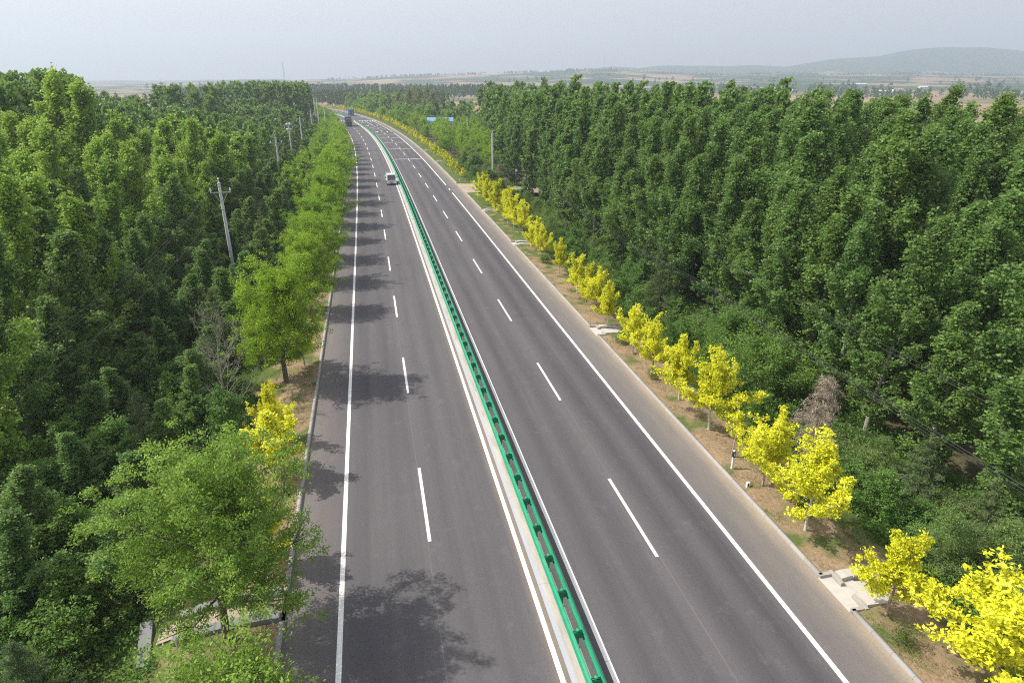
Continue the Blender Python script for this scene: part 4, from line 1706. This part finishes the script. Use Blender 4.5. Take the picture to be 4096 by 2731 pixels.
# ---- grass on the verges and low growth in the ditch strip
def ground_cover(name, side, s0, s1, o0, o1, n, size, aspect, mat, label, zoff=.02, up=True, mask=.0, hgt=.0):
    rng = np.random.default_rng(abs(hash(name)) % 1000 if False else int(s0 * 7 + o0 * 13 + side + 50))
    s = s0 + (s1 - s0) * rng.uniform(0, 1, n) ** 1.25
    o = rng.uniform(o0, o1, n)
    pn = np.sin(s * 1.7 + o * 2.3) + np.sin(s * .63 - o * 1.9 + 1.1) + .8 * np.sin(s * 3.9 + o * 5.1)
    keep = pn + rng.normal(0, .5, n) > mask
    if side > 0:
        keep &= ~((s > 117) & (s < 132))
    for a, b_ in (CH_R if side > 0 else CH_L):
        keep &= ~((s > a - .2) & (s < b_ + .2) & (o < 13.3))
    s, o = s[keep], o[keep]
    n = len(s)
    x, y = P(s, o * side)
    z = np.interp(o, [10.92, 11.6, 12.6, 13.8, 15.0, 16.5, 18.5, 20.0, 21], [.125, .13, .09, -.05, -.35, -.85, -1.35, -1.5, -1.5]) + zoff
    C = np.stack([x, y, z + rng.uniform(0, 1, n) ** 1.5 * hgt + size * .3], -1)
    ax = rng.normal(0, .6, (n, 3))
    if up:
        ax[:, 2] = np.abs(ax[:, 2]) + .7
    V, F, k, tone = leaves_arrays(rng, C, size, aspect, 0, True, ax, np.clip(rng.normal(.5, .22, n), 0, 1))
    me = mesh_np(name, V, F, 3, tone=tone)
    me.materials.append(mat)
    tag(link_mesh(name, me), label, 'grass' if 'grass' in name else 'plants', kind='stuff')


ground_cover('grass', 1, 8, 300, 10.95, 14.6, 150000, .10, .16, M['grass'], 'short patchy grass on the bare right verge', mask=.35)
ground_cover('grass', 1, 8, 200, 13.6, 16.4, 90000, .22, .12, M['grass'], 'longer grass at the back of the right verge', mask=-.5, hgt=.1)
ground_cover('grass', -1, 10, 120, 10.95, 15.5, 90000, .11, .16, M['grass'], 'short patchy grass on the left verge', mask=.2)
ground_cover('undergrowth', 1, 6, 150, 15.2, 24.5, 260000, .16, .6, M['shrub'], 'low tangled green undergrowth in the strip before the right poplars', up=False, hgt=.75, mask=-1.2)
ground_cover('undergrowth', -1, 8, 110, 15.2, 24.5, 140000, .16, .6, M['shrub'], 'low dark undergrowth below the left trees', up=False, hgt=.5, mask=-.2)


# ---------------------------------------------------------------- kerb inlets and drains
def inlet(s0, s1, label):
    c = (s0 + s1) / 2
    L = s1 - s0
    h = head(c)
    root = empty('kerb_inlet', P3(c, 10.74, 0), h - math.pi / 2, label, 'drain')
    # local x: away from the road, local y: along the road
    m = MB()
    m.add([(-.05, -L / 2, .006), (1.0, -L / 2, .012), (1.3, -.45, .010), (1.3, .45, .010), (1.0, L / 2, .012), (-.05, L / 2, .006)], [(0, 1, 2, 3, 4, 5)])
    m.add([(1.3, -.45, .010), (2.3, -.42, -.12), (2.3, .42, -.12), (1.3, .45, .010)], [(0, 1, 2, 3)])
    m.build('apron', M['concrete_pale'], root)
    for sg_ in (-1, 1):
        a = MB()
        a.box((.27, sg_ * (L / 2 + .02), .075), (.52, .17, .15))
        a.build('kerb_stone', M['concrete'], root, bevel=.012)
        a = MB()
        a.box((.62, sg_ * (L / 2 - .25), .085), (.16, .78, .17))
        a.build('kerb_stone', M['concrete'], root, bevel=.012)
        a = MB()
        n = 7
        vs, fs = [], []
        for i in range(n):
            t = i / (n - 1)
            x = .74 + 1.75 * t
            z = .20 - .10 * t - .16 * t * t + .05 * math.sin(t * 3)
            yi = sg_ * (.52 + .07 * math.sin(t * 3.1))
            yo = sg_ * (.95 - .05 * t + .07 * math.sin(t * 3.1))
            vs += [(x, yi, z), (x, yo, z + .01), (x, yo, z - .35), (x, yi, z - .35)]
        for i in range(n - 1):
            for j in range(4):
                j2 = (j + 1) % 4
                fs.append((i * 4 + j, (i + 1) * 4 + j, (i + 1) * 4 + j2, i * 4 + j2))
        fs += [(0, 1, 2, 3), ((n - 1) * 4 + 3, (n - 1) * 4 + 2, (n - 1) * 4 + 1, (n - 1) * 4)]
        a.add(vs, fs)
        a.build('cheek_wall', M['concrete_pale'], root)
    return root


ord_ = ['nearest pale stone kerb inlet on the right, beside the ragged golden maple', 'second kerb inlet on the right, among the golden maples',
        'third kerb inlet along the right kerb', 'kerb inlet just short of the side road', 'small kerb inlet first beyond the side road', 'farthest small kerb inlet beyond the side road']
for (a, b_), lab in zip(CH_R, ord_):
    inlet(a, b_, lab)

# channel under the large locust on the left
root = empty('drainage_channel', P3(22, -11, 0), head(22) - math.pi / 2, 'grey concrete drainage channel with sloping walls under the large spreading locust', 'drain')


def ch_z(x):
    return verge_z(11 - x) + .03


for y0 in (-.62, .62):
    m = MB()
    n = 8
    vs, fs = [], []
    for i in range(n):
        x = .1 - 3.9 * i / (n - 1)
        z = ch_z(x) + .17
        vs += [(x, y0 - .2, z), (x, y0 + .2, z), (x, y0 + .2, z - .7), (x, y0 - .2, z - .7)]
    for i in range(n - 1):
        for j in range(4):
            j2 = (j + 1) % 4
            fs.append((i * 4 + j, i * 4 + j2, (i + 1) * 4 + j2, (i + 1) * 4 + j))
    fs += [(0, 3, 2, 1), ((n - 1) * 4, (n - 1) * 4 + 1, (n - 1) * 4 + 2, (n - 1) * 4 + 3)]
    m.add(vs, fs)
    m.build('channel_wall', M['concrete_old'], root)
m = MB()
for i in range(6):
    xa, xb = .15 - 4.6 * i / 6, .15 - 4.6 * (i + 1) / 6
    m.add([(xa, -.42, ch_z(xa) + .03), (xa, .42, ch_z(xa) + .03), (xb, .42, ch_z(xb) + .03), (xb, -.42, ch_z(xb) + .03)], [(0, 1, 2, 3)])
m.build('channel_floor', M['concrete_dusty'], root)
m = MB()
m.box((-4.9, -.2, ch_z(-5.0) - .2), (.45, 2.3, .8), rz=.22)
m.build('headwall', M['concrete_old'], root, bevel=.02)


# ---------------------------------------------------------------- small roadside things
def delineator(s, off, label, h=1.1):
    p = P3(s, off, verge_z(off))
    r = empty('marker_post', p, head(s) - math.pi / 2, label, 'marker post')
    m = MB()
    m.prism([(-.06, -.05), (.06, -.05), (.06, h), (-.02, h + .05), (-.06, h)], -.05, .05)
    m.build('shaft', M['white'], r)
    m = MB()
    m.box((0, -.052, h - .20), (.125, .012, .34))
    m.box((0, .052, h - .20), (.125, .012, .34))
    m.box((-.062, 0, h - .20), (.010, .115, .34))
    b_ = m.build('black_band', M['black'], r)
    m = MB()
    m.box((0, -.0605, h - .2), (.05, .006, .2))
    m.build('reflector', M['white'], b_)
    return r


delineator(26.9, 11.3, 'short white marker post with black band beside the spindly golden maple')
delineator(133.2, 11.7, 'short white marker post beside the mouth of the side road')
p = P3(25.3, 11.25, .1)
r = empty('marker_block', p, head(25) - math.pi / 2, 'knee-high white stone marker block at the right kerb', 'marker block')
m = MB()
m.box((0, 0, .13), (.17, .14, .30), taper=.92)
m.build('block', M['white'], r, bevel=.015)
m = MB()
m.box((-.02, -.071, .14), (.06, .01, .16))
m.build('inset_panel', M['black'], r)

# purple sign board
p = P3(280, 13.0, 0)
r = empty('sign_board', p, head(280) - math.pi / 2, 'upright purple sign board with red lettering beside the far golden row', 'sign')
m = MB()
pts = [(-.62, .35), (.62, .35), (.62, 2.5)] + [(.62 * math.cos(a), 2.5 + .32 * math.sin(a)) for a in np.linspace(.3, math.pi - .3, 7)] + [(-.62, 2.5)]
m.prism(pts, -.09, .09)
m.build('board', M['purple'], r)
m = MB()
for k in range(4):
    z = .75 + k * .48
    m.box((0, -.10, z), (.46, .02, .07)).box((0, -.10, z + .2), (.36, .02, .07)).box((-.1, -.10, z + .1), (.08, .02, .26)).box((.14, -.10, z + .1), (.08, .02, .26))
m.build('lettering', M['magenta'], r)
m = MB()
m.box((0, 0, .17), (1.5, .5, .38))
m.build('base', M['concrete_pale'], r)

# red-white posts at the median gap
for s, lab in ((OPEN[0] - .3, 'red and white striped post with tall whip at the near side of the median gap'),
               (OPEN[1] + .3, 'orange-topped striped post at the far side of the median gap')):
    p = P3(s, -.2, .1)
    r = empty('striped_post', p, 0, lab, 'post')
    for k in range(6):
        m = MB()
        m.tube([(0, 0, k * .25), (0, 0, (k + 1) * .25)], .13, 10)
        m.build('red_band' if k % 2 else 'white_band', M['orange'] if k % 2 else M['white'], r)
    m = MB()
    m.tube([(0, 0, 1.5), (0, 0, 4.6)], .04, 6)
    m.build('whip', M['steel'], r)


# ---------------------------------------------------------------- poles and cables
def utility_pole(x, y, ztop, label, arm=True, transformer=False, rz=0, r0=.20, r1=.13, z0=-1.6, group=None):
    r = empty('utility_pole', (x, y, z0), rz, label, 'utility pole', group)
    H = ztop - z0
    m = MB()
    n = 9
    m.tube([(0, 0, H * i / n) for i in range(n + 1)], [r0 + (r1 - r0) * i / n for i in range(n + 1)], 14)
    m.build('shaft', M['pole'], r, smooth=False)
    m = MB()
    for z in (H - .15, H - .42, H - 1.0, H - 2.6):
        m.tube([(0, 0, z), (0, 0, z + .05)], r1 + .035, 14)
    m.build('steel_band', M['steel'], r)
    m = MB()
    m.tube([(0, 0, H), (0, 0, H + .28)], .03, 6).tube([(0, 0, H + .25), (0, 0, H + .34), (0, 0, H + .45)], [.07, .09, .04], 8)
    m.build('top_insulator', M['white'], r)
    if arm:
        m = MB()
        m.box((0, 0.14, H - 1.0), (1.9, .07, .08))
        a = m.build('crossarm', M['steel'], r)
        for sx in (-1, 1):
            m = MB()
            m.tube([(sx * .88, .14, H - .96), (sx * .88, .14, H - .80), (sx * .88, .14, H - .66), (sx * .88, .14, H - .56)], [.03, .09, .075, .03], 8)
            m.build('insulator', M['white'], a)
            m = MB()
            m.tube([(sx * .62, .14, H - 1.02), (sx * .1, .14, H - 2.0)], .025, 5)
            m.build('brace', M['steel'], r)
    if transformer:
        for k, (dx, dz) in enumerate(((-.35, -.3), (.32, -.25), (-.3, -1.4), (.35, -1.35))):
            m = MB()
            m.tube([(dx, -.1, H + dz), (dx, -.1, H + dz + .12), (dx, -.1, H + dz + .42), (dx, -.1, H + dz + .5)], [.1, .22, .22, .08], 10)
            m.build('canister', M['white'], r)
    return r


POLES = [(69, -20.6, 10, 'nearest concrete utility pole with steel crossarm on the left'),
         (123, -21.6, 10, 'second concrete utility pole from the front on the left'),
         (161, -22.9, 10, 'utility pole carrying four white canisters on the left'),
         (189, -22.3, 10, 'fourth utility pole on the left, just past the one with canisters'),
         (231, -21.2, 10, 'thin distant utility pole with pale crossarm on the left'),
         ]
pts_p = []
p = P3(15, -20.9, 10)
pts_p.append((15, -20.9))
for i, (s, off, zt, lab) in enumerate(POLES):
    x, y = P(s, off)
    r = utility_pole(float(x), float(y), zt, lab, True, i == 2, head(s) - math.pi / 2 + .05)
    pts_p.append((s, off))
for s, off, zt, lab in ((275, -20.5, 12.5, 'left pole of the two farthest closely paired poles'), (272, -19.5, 12.8, 'right pole of the two farthest closely paired poles'), (246, -17.0, 11.0, 'far pole with black and white banding near the kerb row')):
    x, y = P(s, off)
    utility_pole(float(x), float(y), zt, lab, False, False)
pts_p.append((274, -20))
# pole just outside the lower left of the frame, carries the near end of the wires
x, y = P(15, -20.9)
utility_pole(float(x), float(y), 10, 'utility pole hidden in the trees at the lower left', True, False, head(15) - math.pi / 2)


def catenary(a, b_, sag, n=14):
    return [a.lerp(b_, i / n) + Vector((0, 0, -sag * 4 * (i / n) * (1 - i / n))) for i in range(n + 1)]


def cable(name, spans, rad, label, group=None):
    rad *= .7
    m = MB()
    pts = []
    for k, (a, b_, sag) in enumerate(spans):
        c = catenary(a, b_, sag)
        pts += c if k == 0 else c[1:]
    m.tube(pts, rad, 5)
    o = m.build(name, M['wire'])
    tag(o, label, 'cable', group)


for d, z, lab in ((-.88, 9.4, 'outer thin power line on the left crossarms'), (.88, 9.4, 'inner thin power line on the left crossarms'), (0, 10.4, 'top thin power line over the left pole heads')):
    sp_ = []
    for (s1_, o1_), (s2_, o2_) in zip(pts_p[:-1], pts_p[1:]):
        sp_.append((P3(s1_, o1_ + d, z), P3(s2_, o2_ + d, z), 2.0 if s1_ < 100 else .9))
    cable('power_line', sp_, .016, lab)
# right: bare pole, small post with box, cables
p = at(1972, 720, -.9)
utility_pole(-4.0, 135.4, 9.3, 'tall bare concrete pole beyond the side road on the right', False, z0=-1.0, r0=.2, r1=.14)
p = at(2065, 744, -.9)
r = empty('box_post', p, 0, 'thin dark post topped by a small white box beside the side road', 'post')
m = MB()
m.tube([(0, 0, 0), (0, 0, 2.9)], .09, 8)
m.build('shaft', M['bark_dark'], r)
m = MB()
m.box((0, 0, 3.1), (.42, .3, .5))
m.build('meter_box', M['white'], r, bevel=.02)
P0 = Vector((-4.0, 135.3, 5.0))
for k, (dz, dx, rad, lab) in enumerate(((0, 0, .022, 'thick dark cable slanting down over the right undergrowth from the bare pole'),
                                        (-.22, .12, .015, 'thin cable just below the thick one over the right undergrowth'),
                                        (-.5, .3, .012, 'lowest faint cable over the right undergrowth'))):
    cable('cable', [(P0 + Vector((0, 0, dz)), P3(84, 18.2 + dx, 5.0 + dz), .9), (P3(84, 18.2 + dx, 5.0 + dz), P3(44, 18.0 + dx, 4.9 + dz), .5), (P3(44, 18.0 + dx, 4.9 + dz), P3(-12, 18.6 + dx, 4.9 + dz), .7)], rad, lab)
for k, (dz, lab) in enumerate(((0, 'upper of two dark cables crossing the front poplars on the right'), (-.25, 'lower of two dark cables crossing the front poplars on the right'))):
    cable('cable', [(P3(52, 21.4, 5.9 + dz), P3(-8, 22.0, 5.9 + dz), .7)], .02, lab)
# wires across the road
cable('cable', [(P3(123, -21.6, 8.5), Vector((-4.0, 135.2, 8.6)), 1.6)], .018, 'thin wire crossing high above both carriageways near the side road')
cable('cable', [(P3(189, -22.3, 8.6), P3(196, 24.0, 8.5), 1.2)], .018, 'farther thin wire crossing above both carriageways')
x, y = P(196, 24.0)
utility_pole(float(x), float(y), 9.0, 'slender pole in the trees at the right end of the farther crossing wire', False, r0=.14, r1=.1)


# ---------------------------------------------------------------- vehicles
def wheel(parent, x, y, r, w):
    """axle along local y"""
    m = MB()
    m.tube([(x, y - w / 2, r), (x, y - w * .42, r), (x, y + w * .42, r), (x, y + w / 2, r)], [r * .93, r, r, r * .93], 20)
    t = m.build('wheel', M['tyre'], parent)
    m = MB()
    yy = y + math.copysign(w / 2 + .005, y)
    m.tube([(x, yy - .02, r), (x, yy, r)], r * .55, 14)
    m.build('rim', M['steel'], t)


def light_truck():
    # drives towards the camera: local +x is the front
    h = head(131.5)
    p = P3(131.5, -2.0, 0.0)
    r = empty('light_truck', p, h + math.pi + .02, 'small white cab-over truck with railed open bed driving towards the camera', 'truck')
    # cab: section in xz extruded along y
    m = MB()
    prof = [(0.0, .45), (0.03, .95), (-.04, 1.20), (-.38, 2.02), (-.52, 2.14), (-1.45, 2.16), (-1.5, 2.05), (-1.5, .45)]
    n = len(prof)
    ys = [-.90, -.84, .84, .90]
    vs = []
    for k, yv in enumerate(ys):
        for (x, z) in prof:
            inset = .05 if k in (0, 3) else 0
            top = max(0, z - 1.2) * .09
            vs.append((x - inset * (1 if x > -.7 else -1), yv - math.copysign(top, yv), z - (inset if z > 1.9 else 0)))
    fs = []
    for k in range(3):
        for i in range(n):
            i2 = (i + 1) % n
            fs.append((k * n + i, k * n + i2, (k + 1) * n + i2, (k + 1) * n + i))
    fs.append(tuple(range(n - 1, -1, -1)))
    fs.append(tuple(range(3 * n, 4 * n)))
    m.add(vs, fs)
    cab = m.build('cab', M['white_paint'], r, bevel=.03)
    # windscreen follows the sloped face
    m = MB()

    def face(z, y, d=.012):
        x = np.interp(z, [.45, .95, 1.20, 2.02], [0, .03, -.04, -.38])
        return (float(x) + d, y, z)
    m.add([face(1.24, -.76), face(1.24, .76), face(1.60, .76), face(1.60, -.76)], [(0, 1, 2, 3)])
    m.add([face(1.60, -.76), face(1.60, .76), face(1.94, .68), face(1.94, -.68)], [(0, 1, 2, 3)])
    ws = m.build('windscreen', M['glass'], cab)
    m = MB()
    m.add([face(1.02, -.66, .014), face(1.02, .66, .014), face(1.215, .78, .014), face(1.215, -.78, .014)], [(0, 1, 2, 3)])
    gp_ = m.build('front_panel', M['black'], cab)
    cu = bpy.data.curves.new('lettering', 'FONT')
    cu.body = 'JAC'
    cu.size = .19
    cu.space_character = 1.5
    cu.extrude = .004
    cu.align_x = 'CENTER'
    cu.materials.append(M['white'])
    tmp = bpy.data.objects.new('lettering', cu)
    COL.objects.link(tmp)
    bpy.context.view_layer.update()
    lme = bpy.data.meshes.new_from_object(tmp.evaluated_get(bpy.context.evaluated_depsgraph_get()))
    bpy.data.objects.remove(tmp)
    to = bpy.data.objects.new('lettering', lme)
    COL.objects.link(to)
    to.parent = cab
    to.location = (.045, 0, 1.05)
    to.rotation_euler = (math.pi / 2 - .32, 0, math.pi / 2)
    for sy in (-1, 1):
        m = MB()
        m.add([(-.42, sy * .872, 1.26), (-1.3, sy * .872, 1.26), (-1.3, sy * .838, 1.86), (-.62, sy * .838, 1.86)], [(0, 1, 2, 3)])
        m.build('side_window', M['glass'], cab)
        m = MB()
        m.add([face(.72, sy * .52, .02), face(.70, sy * .86, .0), face(.90, sy * .87, .0), face(.86, sy * .50, .02)], [(0, 1, 2, 3) if sy > 0 else (3, 2, 1, 0)])
        m.build('headlight', M['chrome'], cab)
        m = MB()
        m.tube([(-.25, sy * .88, 1.75), (-.05, sy * 1.05, 1.72), (-.05, sy * 1.07, 1.5)], .018, 6)
        m.box((-.04, sy * 1.09, 1.56), (.06, .17, .34))
        m.build('mirror', M['black'], cab, bevel=.01)
    m = MB()
    m.box((.04, 0, .78), (.03, .8, .10))
    m.build('grille', M['black'], cab)
    m = MB()
    m.box((.04, 0, .48), (.14, 1.84, .26))
    bm_ = m.build('bumper', M['white_paint'], r, bevel=.04)
    m = MB()
    m.box((.118, 0, .50), (.012, .46, .14))
    m.build('number_plate', M['plate_blue'], bm_)
    for sy in (-1, 1):
        m = MB()
        m.box((.116, sy * .42, .50), (.012, .2, .08))
        m.build('fog_light', M['black'], bm_)
    m = MB()
    m.box((-2.9, 0, .55), (4.6, .7, .16))
    m.build('chassis', M['black'], r)
    m = MB()
    m.box((-3.45, 0, .80), (3.7, 1.98, .08))
    for y in (-.97, .97):
        m.box((-3.45, y, 1.02), (3.7, .05, .38))
    m.box((-5.28, 0, 1.02), (.05, 1.88, .38))
    m.box((-1.64, 0, 1.02), (.05, 1.88, .38))
    m.build('cargo_bed', M['white_paint'], r)
    m = MB()
    m.tube([(-1.66, -.95, 1.2), (-1.66, -.95, 2.12), (-1.66, -.82, 2.30), (-1.66, .82, 2.30), (-1.66, .95, 2.12), (-1.66, .95, 1.2)], .035, 6)
    m.tube([(-1.66, -.95, 1.7), (-1.66, .95, 1.7)], .025, 6)
    m.build('rack_frame', M['white_paint'], r)
    for x in (-.75, -4.1):
        for y in (-.82, .82):
            wheel(r, x, y, .36, .22)
    return r


light_truck()


def heavy_truck():
    h = head(311)
    p = P3(310.0, -6.2, 0)
    r = empty('heavy_truck', p, h + math.pi, 'tall black heavy truck half behind the kerb trees, coming towards the camera', 'truck')
    m = MB()
    m.prism([(0, .6), (.05, 1.6), (-.05, 2.0), (-.3, 2.95), (-1.0, 3.35), (-2.1, 3.4), (-2.1, .6)], -1.22, 1.22)
    cab = m.build('cab', M['truck_dark'], r, bevel=.06)
    m = MB()
    m.add([(-.03, -1.1, 2.0), (-.03, 1.1, 2.0), (-.27, 1.05, 2.8), (-.27, -1.05, 2.8)], [(0, 1, 2, 3)])
    m.build('windscreen', M['glass'], cab)
    for sy in (-1, 1):
        m = MB()
        m.box((.05, sy * .92, 1.0), (.08, .36, .26))
        m.build('headlight', M['chrome'], cab)
        m = MB()
        m.box((-.05, sy * 1.42, 2.3), (.1, .2, .6))
        m.build('mirror', M['truck_dark'], cab)
        m = MB()
        m.box((-.68, -.1 + sy * .28, 3.24), (.25, .38, .10))
        m.build('roof_marker', M['white'], cab)
    m = MB()
    m.box((.1, 0, .7), (.22, 2.4, .42))
    m.build('bumper', M['truck_dark'], r, bevel=.05)
    m = MB()
    m.box((.225, 0, .75), (.02, .5, .16))
    m.build('number_plate', M['white'], r)
    m = MB()
    m.box((-6.2, 0, 2.2), (7.6, 2.5, 2.6))
    m.build('cargo_body', M['truck_dark'], r, bevel=.05)
    m = MB()
    m.prism([(-2.5, 3.5), (-10.0, 3.5), (-9.9, 3.8), (-2.7, 3.95)], -1.27, 1.27)
    m.build('tarpaulin', M['black'], r, bevel=.05)
    m = MB()
    m.box((-5.5, 0, .8), (9.0, .9, .25))
    m.build('chassis', M['black'], r)
    for x in (-1.0, -6.9, -8.3):
        for y in (-1.05, 1.05):
            wheel(r, x, y, .5, .3)


heavy_truck()


def blue_truck():
    h = head(406)
    p = P3(406.0, 5.35, 0)
    r = empty('blue_truck', p, h, 'distant blue truck seen from behind in the right-hand lanes', 'truck')
    m = MB()
    m.box((3.2, 0, 2.35), (6.4, 2.5, 2.3))
    for k in range(7):
        for sy in (-1, 1):
            m.box((.4 + k * .95, sy * 1.27, 2.35), (.1, .06, 2.3))
    m.build('cargo_body', M['truck_blue'], r)
    m = MB()
    m.prism([(6.6, .7), (8.3, .7), (8.3, 1.9), (8.0, 2.9), (6.6, 3.0)], -1.15, 1.15)
    cab = m.build('cab', M['truck_blue'], r, bevel=.05)
    m = MB()
    m.box((8.17, 0, 2.4), (.05, 1.9, .7), m=Matrix.Rotation(-.28, 3, 'Y'))
    m.build('windscreen', M['glass'], cab)
    m = MB()
    m.box((3.9, 0, .85), (8.0, .9, .25)).box((.1, 0, .72), (.12, 2.3, .2))
    m.build('chassis', M['black'], r)
    for sy in (-1, 1):
        m = MB()
        m.box((.02, sy * .95, .85), (.06, .3, .14))
        m.build('tail_light', M['red'], r)
    for x in (1.3, 2.6, 7.3):
        for y in (-1.0, 1.0):
            wheel(r, x, y, .5, .34)


blue_truck()


# ---------------------------------------------------------------- buildings and masts far away
def shed(px, py, L, W, H, rz, label, roofm='plaster', wallm='plaster', gable=1.0, n_win=5):
    p = at_ground(px, py)
    r = empty('farm_building', p, rz, label, 'building')
    m = MB()
    m.box((0, 0, H / 2), (L, W, H))
    w = m.build('wall', M[wallm], r)
    m = MB()
    o = .35
    m.add([(-L / 2 - o, -W / 2 - o, H), (L / 2 + o, -W / 2 - o, H), (L / 2 + o, 0, H + gable), (-L / 2 - o, 0, H + gable), (-L / 2 - o, W / 2 + o, H), (L / 2 + o, W / 2 + o, H),
           (-L / 2 - o, -W / 2 - o, H - .12), (L / 2 + o, -W / 2 - o, H - .12), (-L / 2 - o, W / 2 + o, H - .12), (L / 2 + o, W / 2 + o, H - .12)],
          [(0, 1, 2, 3), (3, 2, 5, 4), (0, 3, 4), (1, 5, 2), (6, 7, 1, 0), (4, 5, 9, 8), (6, 8, 9, 7)])
    m.build('roof', M[roofm], r)
    for i in range(n_win):
        x = -L / 2 + (i + .5) * L / n_win
        m = MB()
        m.box((x, -W / 2 - .01, H * .52), (L / n_win * .45, .06, H * .36))
        m.build('window', M['dark_open'], w)
    return r


shed(1763, 521, 11, 8, 4.0, .05, 'low building with bright blue sheet roof among trees past the pole', 'blue_roof', 'plaster', 1.4, 3)
shed(1899, 371, 20, 9, 4.2, .0, 'long white shed beside the pale field, right one of the farm sheds', 'plaster', 'plaster', .8, 6)
shed(1800, 371, 34, 9, 3.6, .02, 'long low white farm building left of the white shed', 'tile', 'plaster', .8, 8)
shed(1762, 376, 14, 8, 4.0, .1, 'small whitish farm building at the left end of the farm', 'plaster', 'plaster', 1.4, 3)
for i, (px, py, L, rf) in enumerate([(3165, 372, 16, 'plaster'), (3500, 374, 18, 'tile'), (3530, 378, 14, 'plaster'), (3590, 366, 16, 'tile'), (3690, 357, 16, 'plaster'), (4060, 384, 16, 'plaster'), (4085, 380, 14, 'tile'), (3190, 336, 22, 'plaster'), (3440, 344, 26, 'plaster')]):
    shed(px, py, L, 8, 4, (i % 3) * .2 - .2,
         ['white farmhouse glimpsed above the tallest poplar tops', 'tile-roofed cottage in the hamlet above the right plantation', 'white-walled cottage in front of the tiled one in the hamlet',
          'longer tile-roofed house right of the hamlet', 'white house at the foot of the wooded slope, far right field', 'pale house by the copse at the right edge',
          'tile-roofed house at the very right edge behind the copse', 'small white house high on the terraced fields', 'long white greenhouse strip below the terraced fields'][i],
         rf, 'plaster', 1.4, 4)


def mast(px, ybase, ytop, D, label):
    # forward distance D, real height from the two rows
    z0 = CAM_H + (322 - ybase) * .857 / FPX * D
    z1 = CAM_H + (322 - ytop) * .857 / FPX * D
    x = (px - 2048) / FPX * (D * COST + (CAM_H - z0) * SINT)
    H = z1 - z0
    r = empty('lattice_mast', (x, D, z0 - 3), 0, label, 'mast')
    H += 3
    m = MB()
    for sx, sy in ((-1, -1), (1, -1), (1, 1), (-1, 1)):
        m.tube([(sx * H * .045, sy * H * .045, 0), (sx * H * .008, sy * H * .008, H)], H * .0045, 4)
    m.build('leg_frame', M['steel'], r)
    m = MB()
    for i in range(10):
        t0, t1 = i / 10, (i + 1) / 10
        w0, w1 = H * (.045 - .037 * t0), H * (.045 - .037 * t1)
        for (a, b_) in (((-w0, -w0), (w1, -w1)), ((w0, -w0), (w1, w1)), ((w0, w0), (-w1, w1)), ((-w0, w0), (-w1, -w1))):
            m.tube([(a[0], a[1], H * t0), (b_[0], b_[1], H * t1)], H * .003, 3)
    m.build('bracing', M['steel'], r)
    m = MB()
    m.tube([(0, 0, H), (0, 0, H * 1.06)], H * .004, 4)
    m.build('antenna', M['steel'], r)


mast(1138, 318, 250, 1900, 'thin lattice mast on the left skyline')
mast(2417, 270, 222, 2400, 'thin lattice mast on the low ridge right of centre')

# ---------------------------------------------------------------- haze
m = MB()
m.box((0, 3200, 215), (12600, 7800, 470))
hz = m.build('haze', None)
hm = bpy.data.materials.new('haze')
hm.use_nodes = True
nt = hm.node_tree
for n_ in list(nt.nodes):
    if n_.type == 'BSDF_PRINCIPLED':
        nt.nodes.remove(n_)
pv = nt.nodes.new('ShaderNodeVolumePrincipled')
pv.inputs['Color'].default_value = (.75, .87, 1.0, 1)
pv.inputs['Density'].default_value = .00035
pv.inputs['Anisotropy'].default_value = .2
nt.links.new(pv.outputs[0], nt.nodes['Material Output'].inputs['Volume'])
hz.data.materials.clear()
hz.data.materials.append(hm)
tag(hz, kind='stuff')
